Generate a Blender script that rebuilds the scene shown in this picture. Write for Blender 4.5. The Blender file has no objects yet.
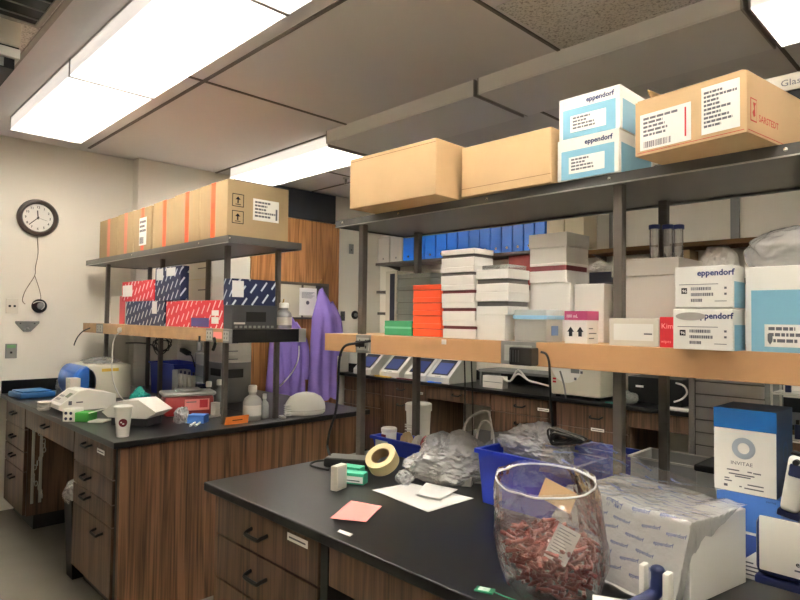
import bpy, bmesh, math, random
from mathutils import Vector, Matrix, noise
from mathutils.bvhtree import BVHTree
random.seed(7)
PI = math.pi
S = bpy.context.scene
COL = S.collection

# ------------------------------------------------------------------ camera
YAW, PITCH, ROLL, FPX = math.radians(45.485), math.radians(1.766), math.radians(0.7226), 599.33
EYE = Vector((0, 0, 1.55))
_fw = Vector((-math.sin(YAW), math.cos(YAW), 0)); _rt = Vector((math.cos(YAW), math.sin(YAW), 0)); _up = Vector((0, 0, 1))
_f = _fw * math.cos(PITCH) + _up * math.sin(PITCH); _u = _up * math.cos(PITCH) - _fw * math.sin(PITCH)
_r = _rt * math.cos(ROLL) + _u * math.sin(ROLL); _u2 = _u * math.cos(ROLL) - _rt * math.sin(ROLL)
cam = bpy.data.cameras.new('camera'); cam.sensor_width = 36; cam.lens = FPX / 800 * 36; cam.clip_start = 0.02
co = bpy.data.objects.new('camera', cam); COL.objects.link(co); S.camera = co
m = Matrix((_r, _u2, -_f)).transposed().to_4x4(); m.translation = EYE; co.matrix_world = m
S.view_settings.view_transform = 'Standard'; S.view_settings.look = 'None'; S.view_settings.gamma = 1
S.view_settings.exposure = 2.42

def at(u, v, ax, val):
    "point of the room seen at photo pixel u, v on the plane axis=val"
    d = _r * ((u - 400) / FPX) - _u2 * ((v - 300) / FPX) + _f
    t = (val - EYE[ax]) / d[ax]
    return EYE + d * t
def atx(u, y): return at(u, 330, 1, y).x          # x at depth y (verticals lean little)
def atz(u, v, y): return at(u, v, 1, y).z

# ------------------------------------------------------------------ materials
MATS = {}
def lin(c):
    return tuple(((x / 255) / 12.92 if x / 255 <= .04045 else ((x / 255 + .055) / 1.055) ** 2.4) for x in c)
def mat(name, rgb=None, rough=.5, metal=0, spec=.5, emit=None, es=0, trans=0, coat=0, bump=0, bscale=200, var=0, vscale=8):
    if name in MATS: return MATS[name]
    m = bpy.data.materials.new(name); m.use_nodes = True; MATS[name] = m
    nt = m.node_tree; b = nt.nodes['Principled BSDF']
    c = lin(rgb) + (1,)
    b.inputs['Base Color'].default_value = c
    b.inputs['Roughness'].default_value = rough; b.inputs['Metallic'].default_value = metal
    b.inputs['Specular IOR Level'].default_value = spec
    b.inputs['Coat Weight'].default_value = coat
    if trans: b.inputs['Transmission Weight'].default_value = trans
    if emit:
        b.inputs['Emission Color'].default_value = lin(emit) + (1,); b.inputs['Emission Strength'].default_value = es
    if bump or var:
        tc = nt.nodes.new('ShaderNodeTexCoord')
    if bump:
        n = nt.nodes.new('ShaderNodeTexNoise'); n.inputs['Scale'].default_value = bscale; n.inputs['Detail'].default_value = 3
        bp = nt.nodes.new('ShaderNodeBump'); bp.inputs['Strength'].default_value = bump; bp.inputs['Distance'].default_value = .002
        nt.links.new(tc.outputs['Object'], n.inputs['Vector']); nt.links.new(n.outputs['Fac'], bp.inputs['Height']); nt.links.new(bp.outputs['Normal'], b.inputs['Normal'])
    if var:
        n = nt.nodes.new('ShaderNodeTexNoise'); n.inputs['Scale'].default_value = vscale; n.inputs['Detail'].default_value = 4
        r = nt.nodes.new('ShaderNodeValToRGB')
        r.color_ramp.elements[0].position = .3; r.color_ramp.elements[1].position = .7
        r.color_ramp.elements[0].color = tuple(x * (1 - var) for x in c[:3]) + (1,); r.color_ramp.elements[1].color = tuple(min(1, x * (1 + var)) for x in c[:3]) + (1,)
        nt.links.new(tc.outputs['Object'], n.inputs['Vector']); nt.links.new(n.outputs['Fac'], r.inputs['Fac']); nt.links.new(r.outputs['Color'], b.inputs['Base Color'])
    return m
def wood(name, dark, light, scale=1.0, axis='Z', rough=.45):
    if name in MATS: return MATS[name]
    m = bpy.data.materials.new(name); m.use_nodes = True; MATS[name] = m
    nt = m.node_tree; b = nt.nodes['Principled BSDF']; N = nt.nodes.new; L = nt.links.new
    tc = N('ShaderNodeTexCoord'); mp = N('ShaderNodeMapping')
    s = {'Z': (9, 9, .55), 'X': (.55, 9, 9)}[axis]
    mp.inputs['Scale'].default_value = tuple(k * scale for k in s)
    L(tc.outputs['Object'], mp.inputs['Vector'])
    n1 = N('ShaderNodeTexNoise'); n1.inputs['Scale'].default_value = 1.0; n1.inputs['Detail'].default_value = 2; n1.inputs['Distortion'].default_value = .5
    L(mp.outputs['Vector'], n1.inputs['Vector'])
    mul = N('ShaderNodeMath'); mul.operation = 'MULTIPLY'; mul.inputs[1].default_value = 11; L(n1.outputs['Fac'], mul.inputs[0])
    fr = N('ShaderNodeMath'); fr.operation = 'PINGPONG'; fr.inputs[1].default_value = 1; L(mul.outputs[0], fr.inputs[0])
    mp2 = N('ShaderNodeMapping'); mp2.inputs['Scale'].default_value = tuple(k * scale * (13 if k > 1 else 5) for k in s); L(tc.outputs['Object'], mp2.inputs['Vector'])
    n2 = N('ShaderNodeTexNoise'); n2.inputs['Scale'].default_value = 1; n2.inputs['Detail'].default_value = 3; L(mp2.outputs['Vector'], n2.inputs['Vector'])
    mx = N('ShaderNodeMath'); mx.operation = 'MULTIPLY_ADD'; mx.inputs[1].default_value = .55; L(fr.outputs[0], mx.inputs[0])
    m3 = N('ShaderNodeMath'); m3.operation = 'MULTIPLY_ADD'; m3.inputs[1].default_value = 1.5; m3.inputs[2].default_value = -.52; L(n2.outputs['Fac'], m3.inputs[0]); L(m3.outputs[0], mx.inputs[2])
    r = N('ShaderNodeValToRGB'); r.color_ramp.elements[0].color = lin(dark) + (1,); r.color_ramp.elements[1].color = lin(light) + (1,)
    r.color_ramp.elements[0].position = .08; r.color_ramp.elements[1].position = .75
    L(mx.outputs[0], r.inputs['Fac']); L(r.outputs['Color'], b.inputs['Base Color'])
    b.inputs['Roughness'].default_value = rough; b.inputs['Specular IOR Level'].default_value = .35
    return m
def dashes(name, base, ink, sx=.10, sz=.048, ang=54, gap=.0195, rough=.45):
    "printed carton: slanting dashes in rows over the front and side faces"
    if name in MATS: return MATS[name]
    m = bpy.data.materials.new(name); m.use_nodes = True; MATS[name] = m
    nt = m.node_tree; b = nt.nodes['Principled BSDF']; N = nt.nodes.new; L = nt.links.new
    tc = N('ShaderNodeTexCoord'); sp = N('ShaderNodeSeparateXYZ'); L(tc.outputs['Object'], sp.inputs[0])
    ad = N('ShaderNodeMath'); ad.operation = 'ADD'; L(sp.outputs[0], ad.inputs[0]); L(sp.outputs[1], ad.inputs[1])
    cb = N('ShaderNodeCombineXYZ'); L(ad.outputs[0], cb.inputs[0]); L(sp.outputs[2], cb.inputs[1])
    mp = N('ShaderNodeMapping'); mp.inputs['Rotation'].default_value = (0, 0, math.radians(-ang)); L(cb.outputs[0], mp.inputs['Vector'])
    br = N('ShaderNodeTexBrick'); br.inputs['Scale'].default_value = 1; br.inputs['Brick Width'].default_value = sx; br.inputs['Row Height'].default_value = sz
    br.inputs['Mortar Size'].default_value = gap; br.inputs['Mortar Smooth'].default_value = .1
    br.inputs['Color1'].default_value = lin(ink) + (1,); br.inputs['Color2'].default_value = lin(ink) + (1,); br.inputs['Mortar'].default_value = lin(base) + (1,)
    L(mp.outputs[0], br.inputs['Vector']); L(br.outputs['Color'], b.inputs['Base Color']); b.inputs['Roughness'].default_value = rough
    return m
def film(name, rgb, clear=.6, rough=.12, gloss=.35, bump=.0):
    "thin plastic film: part see-through, part pale, part glossy"
    if name in MATS: return MATS[name]
    m = bpy.data.materials.new(name); m.use_nodes = True; MATS[name] = m
    nt = m.node_tree; N = nt.nodes.new; L = nt.links.new; out = nt.nodes['Material Output']; nt.nodes.remove(nt.nodes['Principled BSDF'])
    t = N('ShaderNodeBsdfTransparent'); d = N('ShaderNodeBsdfDiffuse'); tl = N('ShaderNodeBsdfTranslucent'); g = N('ShaderNodeBsdfGlossy')
    t.inputs[0].default_value = (.97, .97, .97, 1)
    d.inputs[0].default_value = lin(rgb) + (1,); tl.inputs[0].default_value = lin(rgb) + (1,); g.inputs['Roughness'].default_value = rough
    g.inputs[0].default_value = (.9, .9, .9, 1)
    a = N('ShaderNodeMixShader'); a.inputs[0].default_value = .5; L(d.outputs[0], a.inputs[1]); L(tl.outputs[0], a.inputs[2])
    b = N('ShaderNodeMixShader'); b.inputs[0].default_value = clear; L(a.outputs[0], b.inputs[1]); L(t.outputs[0], b.inputs[2])
    lw = N('ShaderNodeLayerWeight'); lw.inputs['Blend'].default_value = gloss
    c = N('ShaderNodeMixShader'); L(lw.outputs['Fresnel'], c.inputs[0]); L(b.outputs[0], c.inputs[1]); L(g.outputs[0], c.inputs[2])
    if bump:
        tc = N('ShaderNodeTexCoord'); n = N('ShaderNodeTexNoise'); n.inputs['Scale'].default_value = 35; n.inputs['Detail'].default_value = 3
        bp = N('ShaderNodeBump'); bp.inputs['Strength'].default_value = bump; bp.inputs['Distance'].default_value = .02
        L(tc.outputs['Object'], n.inputs['Vector']); L(n.outputs['Fac'], bp.inputs['Height'])
        for q in (d, tl, g, lw): L(bp.outputs[0], q.inputs['Normal'])
    ad = N('ShaderNodeMath'); ad.operation = 'ADD'; ad.inputs[1].default_value = .15; L(lw.outputs['Fresnel'], ad.inputs[0]); L(ad.outputs[0], c.inputs[0])
    L(c.outputs[0], out.inputs['Surface'])
    return m

# ------------------------------------------------------------------ mesh builder
class MB:
    def __init__(s): s.bm = bmesh.new()
    def b(s, x0, x1, y0, y1, z0, z1, bev=0, M=None, seg=2):
        r = bmesh.ops.create_cube(s.bm, size=1)['verts']
        T = Matrix.Translation(((x0 + x1) / 2, (y0 + y1) / 2, (z0 + z1) / 2)) @ Matrix.Diagonal((abs(x1 - x0), abs(y1 - y0), abs(z1 - z0), 1))
        bmesh.ops.transform(s.bm, matrix=T, verts=r)
        if bev:
            es = list({e for v in r for e in v.link_edges})
            q = bmesh.ops.bevel(s.bm, geom=es, offset=bev, segments=seg, affect='EDGES', profile=.5)
            r = list(set(q['verts']) | {v for v in r if v.is_valid})
        if M is not None: bmesh.ops.transform(s.bm, matrix=M, verts=r)
        return s
    def cyl(s, p0, p1, r0, r1=None, n=16, cap=True):
        p0, p1 = Vector(p0), Vector(p1); r1 = r0 if r1 is None else r1; d = p1 - p0
        M = Matrix.Translation((p0 + p1) / 2) @ d.to_track_quat('Z', 'Y').to_matrix().to_4x4()
        bmesh.ops.create_cone(s.bm, cap_ends=cap, segments=n, radius1=max(r0, 1e-5), radius2=max(r1, 1e-5), depth=d.length, matrix=M)
        return s
    def sph(s, c, r, sc=(1, 1, 1), sub=2, M=None):
        T = (M or Matrix()) @ Matrix.Translation(c) @ Matrix.Diagonal((*[k * r for k in sc], 1))
        bmesh.ops.create_icosphere(s.bm, subdivisions=sub, radius=1, matrix=T); return s
    def tube(s, pts, r, n=7, smooth=4):
        P = [Vector(p) for p in pts]
        if smooth and len(P) > 2:
            Q = []
            for i in range(len(P) - 1):
                a, b_, c, d = P[max(i - 1, 0)], P[i], P[i + 1], P[min(i + 2, len(P) - 1)]
                for k in range(smooth):
                    t = k / smooth
                    Q.append(.5 * ((2 * b_) + (c - a) * t + (2 * a - 5 * b_ + 4 * c - d) * t * t + (3 * b_ - a - 3 * c + d) * t ** 3))
            Q.append(P[-1]); P = Q
        rings = []; prev = None
        for i, p in enumerate(P):
            d = (P[min(i + 1, len(P) - 1)] - P[max(i - 1, 0)])
            if d.length < 1e-9: d = Vector((0, 0, 1))
            d.normalize()
            if prev is None:
                a = d.orthogonal().normalized()
            else:
                a = prev - d * prev.dot(d); a = a.normalized() if a.length > 1e-6 else d.orthogonal().normalized()
            prev = a; c = d.cross(a)
            rings.append([s.bm.verts.new(p + (a * math.cos(2 * PI * k / n) + c * math.sin(2 * PI * k / n)) * r) for k in range(n)])
        for i in range(len(rings) - 1):
            for k in range(n):
                s.bm.faces.new((rings[i][k], rings[i][(k + 1) % n], rings[i + 1][(k + 1) % n], rings[i + 1][k]))
        s.bm.faces.new(rings[0][::-1]); s.bm.faces.new(rings[-1]); return s
    def lathe(s, prof, n=24, c=(0, 0, 0), M=None, sx=1, sy=1):
        c = Vector(c); R = []
        for r, z in prof:
            R.append([s.bm.verts.new((M or Matrix()) @ (c + Vector((max(r, 1e-5) * math.cos(2 * PI * k / n) * sx, max(r, 1e-5) * math.sin(2 * PI * k / n) * sy, z)))) for k in range(n)])
        for i in range(len(R) - 1):
            for k in range(n): s.bm.faces.new((R[i][k], R[i][(k + 1) % n], R[i + 1][(k + 1) % n], R[i + 1][k]))
        s.bm.faces.new(R[0][::-1]); s.bm.faces.new(R[-1]); return s
    def prism(s, poly, d0, d1, axis='Y', M=None):
        "poly in the plane square to axis; Y: (x,z)  X: (y,z)  Z: (x,y)"
        def p(q, d): return {'Y': (q[0], d, q[1]), 'X': (d, q[0], q[1]), 'Z': (q[0], q[1], d)}[axis]
        A = [s.bm.verts.new((M or Matrix()) @ Vector(p(q, d0))) for q in poly]; B = [s.bm.verts.new((M or Matrix()) @ Vector(p(q, d1))) for q in poly]
        n = len(poly); s.bm.faces.new(A); s.bm.faces.new(B[::-1])
        for k in range(n): s.bm.faces.new((A[k], B[k], B[(k + 1) % n], A[(k + 1) % n]))
        return s
    def rect(s, F, x0, x1, z0, z1, t=.0006):
        "thin plate on a face frame F (x right, y up, z out)"
        return s.b(x0, x1, z0, z1, 0, t, M=F)
    def grid(s, fn, nu, nv, wrap=False):
        V = [[s.bm.verts.new(fn(i / (nu if wrap else nu - 1), j / (nv - 1))) for j in range(nv)] for i in range(nu)]
        for i in range(nu if wrap else nu - 1):
            for j in range(nv - 1):
                s.bm.faces.new((V[i][j], V[(i + 1) % nu][j], V[(i + 1) % nu][j + 1], V[i][j + 1]))
        return s
    def done(s, name, m, parent=None, smooth=False, loc=None, rz=0):
        bmesh.ops.recalc_face_normals(s.bm, faces=s.bm.faces)
        me = bpy.data.meshes.new(name); s.bm.to_mesh(me); s.bm.free()
        if smooth:
            for p in me.polygons: p.use_smooth = True
            try: me.set_sharp_from_angle(angle=math.radians(40))
            except Exception: pass
        me.materials.append(m if not isinstance(m, str) else MATS[m])
        o = bpy.data.objects.new(name, me); COL.objects.link(o)
        if parent: o.parent = parent
        if loc is not None: o.location = loc
        if rz: o.rotation_euler = (0, 0, rz)
        return o
def tag(o, label, cat, group=None, kind=None):
    o['label'] = label; o['category'] = cat
    if group: o['group'] = group
    if kind: o['kind'] = kind
    return o
def thing(name, label, cat, loc=(0, 0, 0), rz=0, group=None):
    o = bpy.data.objects.new(name, None); COL.objects.link(o); o.empty_display_size = .05
    o.location = loc; o.rotation_euler = (0, 0, rz)
    return tag(o, label, cat, group)
def struct(name, mb, m, parent=None):
    o = mb.done(name, m, parent)
    if not parent: o['kind'] = 'structure'
    return o
def copy_tree(o, parent=None):
    c = o.copy(); COL.objects.link(c)
    if parent: c.parent = parent
    for ch in list(o.children): copy_tree(ch, c)
    return c
def frame(o, x, up):
    x = Vector(x).normalized(); up = Vector(up).normalized(); n = x.cross(up)
    M = Matrix((x, up, n)).transposed().to_4x4(); M.translation = Vector(o); return M
_txt = {}
def text(s, size, m, F, parent=None, name='lettering', x=0, z=0, align='LEFT', t=.0008, sx=1.0, bold=0):
    key = (s, align, bold)
    if key not in _txt:
        cu = bpy.data.curves.new('lettering', 'FONT'); cu.body = s; cu.size = 1; cu.align_x = align; cu.resolution_u = 2; cu.offset = bold
        o = bpy.data.objects.new('lettering', cu); COL.objects.link(o)
        me = bpy.data.meshes.new_from_object(o.evaluated_get(bpy.context.evaluated_depsgraph_get()))
        bpy.data.objects.remove(o); bpy.data.curves.remove(cu); _txt[key] = me
    me = _txt[key].copy(); me.name = name
    me.transform(F @ Matrix.Translation((x, z, t)) @ Matrix.Diagonal((size * sx, size, 1, 1)))
    me.materials.clear(); me.materials.append(m)
    o = bpy.data.objects.new(name, me); COL.objects.link(o)
    if parent: o.parent = parent
    return o
def box_thing(name, label, cat, x0, x1, y0, y1, z0, z1, m, group=None, rz=0, part='carton', bev=.002):
    "a carton standing at z0; returns root, W, D, H and the frames of its front (-y) and right (+x) faces"
    W, D, H = abs(x1 - x0), abs(y1 - y0), z1 - z0
    r = thing(name, label, cat, ((x0 + x1) / 2, (y0 + y1) / 2, z0), rz, group)
    MB().b(-W / 2, W / 2, -D / 2, D / 2, 0, H, bev).done(part, m, r)
    return r, W, D, H, frame((-W / 2, -D / 2, 0), (1, 0, 0), (0, 0, 1)), frame((W / 2, -D / 2, 0), (0, 1, 0), (0, 0, 1))
def px_box(u0, u1, u2, v0, y, z0, dmin=.08):
    "x0, x1, depth, top from photo measurements of a box whose front stands at y on z0"
    x0, x1 = atx(u0, y), atx(u1, y); top = at(u1, v0, 1, y).z
    d = (at(u2, 330, 0, x1).y - y) if u2 else dmin
    return x0, x1, max(d, .02), top
def plabel(root, F, x0, x1, z0, z1, rows=3, m=None, ink=None, bar=False, name='label', seed=1):
    "a stuck-on paper label with printed lines and maybe a barcode"
    rnd = random.Random(seed)
    l = MB().rect(F, x0, x1, z0, z1, .0008).done(name, m or M['paper'], root)
    q = MB(); w, h = x1 - x0, z1 - z0
    zz = z1 - h * .1; top = rows + (2 if bar else 0); dh = h * .8 / top
    for k in range(rows):
        c = x0 + w * .07; end = x0 + w * (.45 + .48 * rnd.random())
        while c < end:
            e = min(end, c + w * (.04 + .1 * rnd.random())); q.rect(F @ Matrix.Translation((0, 0, .0008)), c, e, zz - dh * .6, zz - dh * .05, .0004); c = e + w * .02
        zz -= dh
    if bar:
        c = x0 + w * .08
        while c < x0 + w * .62:
            e = c + w * (.008 + .016 * rnd.random()); q.rect(F @ Matrix.Translation((0, 0, .0008)), c, e, z0 + h * .06, z0 + h * .06 + dh * 1.5, .0004); c = e + w * (.01 + .012 * rnd.random())
    q.done('printed_lines', ink or M['ink'], l)
    return l
# ------------------------------------------------------------------ palette
M = MATS
mat('wall', (246, 241, 230), .85, spec=.2, bump=.05, bscale=300)
mat('film_ink', (84, 94, 140), .6)
mat('ceiling_smooth', (226, 222, 221), .9, spec=.1)
mat('grid', (168, 162, 154), .6)
mat('floor', (128, 121, 110), .45, var=.12, vscale=2.5)
mat('black_epoxy', (22, 22, 23), .34, spec=.5)
mat('black', (12, 12, 13), .5)
mat('rubber', (16, 16, 17), .6)
mat('void', (26, 22, 20), .8)
mat('steel_dark', (98, 90, 84), .42, metal=.2)
mat('shelf_grey', (92, 90, 88), .35, metal=.2)
mat('bolt', (225, 222, 215), .25, metal=.9)
mat('aluminium', (190, 188, 182), .35, metal=.7)
mat('white', (240, 238, 232), .45)
mat('plastic_white', (236, 234, 226), .35)
mat('offwhite', (222, 216, 202), .45)
mat('cream', (238, 226, 200), .55)
mat('paper', (244, 242, 238), .7, spec=.2)
mat('ink', (112, 112, 120), .7, spec=.1)
mat('ink_dark', (24, 26, 34), .6, spec=.1)
mat('kraft', (198, 168, 128), .75, spec=.15, var=.05, vscale=5)
mat('kraft_grey', (172, 150, 116), .75, spec=.15, var=.05, vscale=5)
mat('kraft_dark', (120, 92, 60), .8, spec=.1)
mat('orange_tape', (236, 92, 40), .4)
mat('tan_laminate', (192, 148, 104), .42, var=.04, vscale=12)
mat('eppi_blue', (132, 186, 212), .45)
mat('navy', (22, 34, 84), .4)
mat('navy_print', (32, 44, 104), .5)
mat('bin_blue', (24, 52, 176), .38)
mat('binder_blue', (28, 118, 236), .3)
mat('box_blue', (8, 92, 164), .4)
mat('box_midblue', (72, 122, 206), .45)
mat('box_darkblue', (20, 58, 108), .4)
mat('orange_box', (248, 92, 50), .42)
mat('green_box', (64, 160, 112), .4)
mat('grey_box', (138, 142, 140), .5)
mat('grey_dark', (70, 70, 72), .5)
mat('grey_mid', (134, 134, 132), .5)
mat('maroon', (120, 30, 44), .5)
mat('red', (206, 40, 54), .45)
mat('red_dark', (152, 42, 40), .4)
mat('pink', (246, 156, 150), .8, spec=.1)
mat('pink_dark', (176, 66, 112), .5)
mat('purple_coat', (146, 124, 204), .85, spec=.1)
mat('purple_dark', (70, 60, 130), .85, spec=.1)
mat('screen', (88, 102, 170), .2)
mat('teal', (40, 140, 130), .3)
mat('green_bright', (70, 172, 70), .45)
mat('green_mint', (70, 188, 150), .45)
mat('green_tag', (26, 140, 100), .4)
mat('orange_note', (240, 138, 60), .7)
mat('masking', (226, 206, 158), .6)
mat('masking_core', (150, 118, 78), .8)
mat('yellow', (222, 180, 64), .5)
mat('tube_red', (146, 62, 54), .35)
wood('wood_panel', (62, 43, 31), (120, 87, 63), .8)
wood('wood_front', (64, 48, 38), (108, 80, 62), 1.0)
wood('wood_door', (122, 80, 46), (176, 124, 78), .9)
dashes('red_dashes', (214, 38, 52), (250, 225, 225))
dashes('navy_dashes', (30, 40, 84), (225, 230, 240))
film('film', (254, 254, 254), .64, .13, .38, .35)
film('film_clear', (250, 250, 250), .90, .09, .26, .2)
film('film_milky', (250, 249, 247), .34, .14, .3, .3)
film('clear_plastic', (235, 238, 240), .80, .06, .25)
film('frosted', (232, 232, 228), .38, .3, .2)
film('pet', (232, 236, 236), .62, .05, .3)
def speckle():
    m = mat('ceiling_tile', (206, 200, 186), .95, spec=.05); nt = m.node_tree; N = nt.nodes.new; L = nt.links.new; b = nt.nodes['Principled BSDF']
    tc = N('ShaderNodeTexCoord'); n = N('ShaderNodeTexNoise'); n.inputs['Scale'].default_value = 85; n.inputs['Detail'].default_value = 4; n.inputs['Roughness'].default_value = .7
    r = N('ShaderNodeValToRGB'); r.color_ramp.elements[0].position = .36; r.color_ramp.elements[1].position = .5
    r.color_ramp.elements[0].color = lin((160, 154, 146)) + (1,); r.color_ramp.elements[1].color = lin((224, 220, 214)) + (1,)
    L(tc.outputs['Object'], n.inputs['Vector']); L(n.outputs['Fac'], r.inputs['Fac']); L(r.outputs['Color'], b.inputs['Base Color'])
speckle()
def lens():
    m = bpy.data.materials.new('lit_lens'); m.use_nodes = True; MATS['lit_lens'] = m
    nt = m.node_tree; N = nt.nodes.new; L = nt.links.new; nt.nodes.remove(nt.nodes['Principled BSDF'])
    e = N('ShaderNodeEmission'); e.inputs[0].default_value = (1, .975, .94, 1); e.inputs[1].default_value = LENS
    t = N('ShaderNodeBsdfTranslucent'); t.inputs[0].default_value = (.9, .88, .84, 1); d = N('ShaderNodeBsdfDiffuse'); d.inputs[0].default_value = (.5, .49, .46, 1)
    mx = N('ShaderNodeMixShader'); mx.inputs[0].default_value = .5; L(d.outputs[0], mx.inputs[1]); L(t.outputs[0], mx.inputs[2])
    a = N('ShaderNodeAddShader'); L(mx.outputs[0], a.inputs[0]); L(e.outputs[0], a.inputs[1]); L(a.outputs[0], nt.nodes['Material Output'].inputs['Surface'])
    m2 = bpy.data.materials.new('lamp_tube'); m2.use_nodes = True; MATS['lamp_tube'] = m2
    nt = m2.node_tree; nt.nodes.remove(nt.nodes['Principled BSDF']); e = nt.nodes.new('ShaderNodeEmission'); e.inputs[0].default_value = (1, .975, .94, 1); e.inputs[1].default_value = TUBE
    nt.links.new(e.outputs[0], nt.nodes['Material Output'].inputs['Surface'])
LENS, TUBE = .30, 44.0
lens()
m_ = M['lamp_tube'].copy(); m_.name = 'lamp_tube_boosted'; M['lamp_tube_boosted'] = m_
for n_ in m_.node_tree.nodes:
    if n_.type == 'EMISSION': n_.inputs[1].default_value = TUBE * 1.9  # emission raised above the other tubes to brighten back wall and door
mat('lit_skirt', (240, 236, 228), .5, emit=(255, 246, 236), es=.13)

# ------------------------------------------------------------------ the room
XL, XB, YB, ZC = -5.58, -5.46, 5.02, 2.96
X1, Y0 = 2.7, -2.3
struct('floor', MB().b(XL - .1, X1 + .1, Y0 - .1, YB + .1, -.05, 0), M['floor'])
struct('ceiling', MB().b(XL - .1, X1 + .1, Y0 - .1, YB + .1, ZC, ZC + .05), M['ceiling_smooth'])
struct('wall_left', MB().b(XL - .1, XL, Y0 - .1, 2.06, 0, ZC), M['wall'])
struct('wall_bump', MB().b(XL - .1, XB, 2.06, YB, 0, ZC), M['wall'])
struct('wall_back', MB().b(XL - .1, X1 + .1, YB, YB + .1, 0, ZC), M['wall'])
struct('wall_right', MB().b(X1, X1 + .1, Y0 - .1, YB, 0, ZC), M['wall'])
struct('wall_front', MB().b(XL, X1, Y0 - .1, Y0, 0, ZC), M['wall'])
struct('baseboard_left', MB().b(XL, XL + .012, Y0, 1.1, 0, .1), M['black'])
# ceiling: textured tiles near the aisle, tees between panels
t = MB()
ys = [-2.2, -1.6, -.98, -.36, .26, .66]
xs = [-5.58, -4.36, -3.14, -1.92, -.7, .52]
t.b(-5.57, 2.6, -2.2, .762, ZC - .012, ZC - .001)
struct('trim_1', t, M['ceiling_tile'])
g = MB()
for x in (-4.5, -3.29, -2.07): g.b(x - .012, x + .012, -2.2, .762, ZC - .016, ZC - .0125)
for y in (-.45, .155, .775): g.b(-5.57, 2.6, y - .013, y + .013, ZC - .018, ZC - .0125)
struct('trim_2', g, M['grid'])
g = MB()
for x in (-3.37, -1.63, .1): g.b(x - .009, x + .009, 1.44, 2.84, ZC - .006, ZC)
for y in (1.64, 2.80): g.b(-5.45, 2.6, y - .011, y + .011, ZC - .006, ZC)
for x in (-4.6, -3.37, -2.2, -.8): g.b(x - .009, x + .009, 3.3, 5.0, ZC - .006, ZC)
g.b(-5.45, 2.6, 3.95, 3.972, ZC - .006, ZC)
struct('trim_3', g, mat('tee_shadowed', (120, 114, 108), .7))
t = MB()
for x0, x1 in ((-1.60, .08), (.12, 2.0)): t.b(x0, x1, 2.16, 2.78, ZC - .004, ZC - .0005)
struct('trim_4', t, M['ceiling_tile'])

# ------------------------------------------------------------------ ceiling lights
def fixture(label, x0, x1, y0, y1, lit, z0=2.862, tube='lamp_tube'):
    r = thing('ceiling_light', label, 'ceiling light', ((x0 + x1) / 2, (y0 + y1) / 2, z0), 0, 'fluorescent ceiling lights')
    W, D, H = (x1 - x0) / 2, (y1 - y0) / 2, ZC - .0005 - z0
    if lit:
        h = MB()                                            # wrap of frosted acrylic open above, steel pan on the ceiling
        h.b(-W, W, -D, D, H - .012, H)
        h.done('steel_pan', M['white'], r)
        w = MB()
        w.b(-W, W, -D, D, 0, .004)
        w.done('diffuser', M['lit_lens'], r)
        for s in (-1, 1): MB().b(-W, W, s * D - s * .004, s * D, .0042, H - .012).done('side_skirt', M['lit_skirt'], r)
        for s in (-1, 1): MB().b(s * W - .0, s * W + s * .009, -D - .003, D + .003, -.004, H).done('end_cap', M['grid'], r)
        for s in (-.33, .33): MB().cyl((-W + .1, s * D, H - .034), (W - .1, s * D, H - .034), .014, n=12).done('lamp_tube', M[tube], r)
    else:
        MB().b(-W, W, -D, D, 0, .012, .003).done('diffuser', mat('unlit_lens', (232, 229, 226), .4), r)
        MB().b(-W, W, -D, D, .012, H).done('steel_pan', mat('pan_grey', (238, 236, 232), .5), r)
        for s in (-1, 1): MB().b(s * W - .004, s * W + .004, -D - .002, D + .002, -.001, H).done('end_cap', M['grid'], r)
    return r
fixture('lit fluorescent ceiling light over the left bench, farthest of its row towards the clock wall', -4.98, -3.63, .98, 1.44, True)
fixture('largest lit ceiling light in the photo, middle of the row over the left bench', -3.61, -2.19, .98, 1.44, True)
fixture('lit fluorescent ceiling light at the top edge of the photo, nearest of its row', -2.17, -.77, .98, 1.44, True)
fixture('lit fluorescent ceiling light above the wooden door, far end of the second row', -5.16, -3.66, 2.80, 3.27, True, tube='lamp_tube_boosted')
fixture('lit fluorescent ceiling light of the first row beyond the top edge of the photo', -.75, .65, .98, 1.44, True)
fixture('lit fluorescent ceiling light of the third row above the camera side aisle', -.75, .65, -.86, -.40, True)
fixture('lit fluorescent ceiling light at the right end of the third row', .70, 2.1, -.86, -.40, True)
fixture('unlit grey ceiling light next to the lit one above the door', -3.60, -2.19, 2.74, 3.25, False)
fixture('unlit grey ceiling light above the stacked blue and white cartons', -2.16, -.77, 2.74, 3.25, False)
fixture('lit fluorescent ceiling light at the top right corner above the open brown carton', -.74, .66, 2.76, 3.25, True, tube='lamp_tube_boosted')
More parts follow.
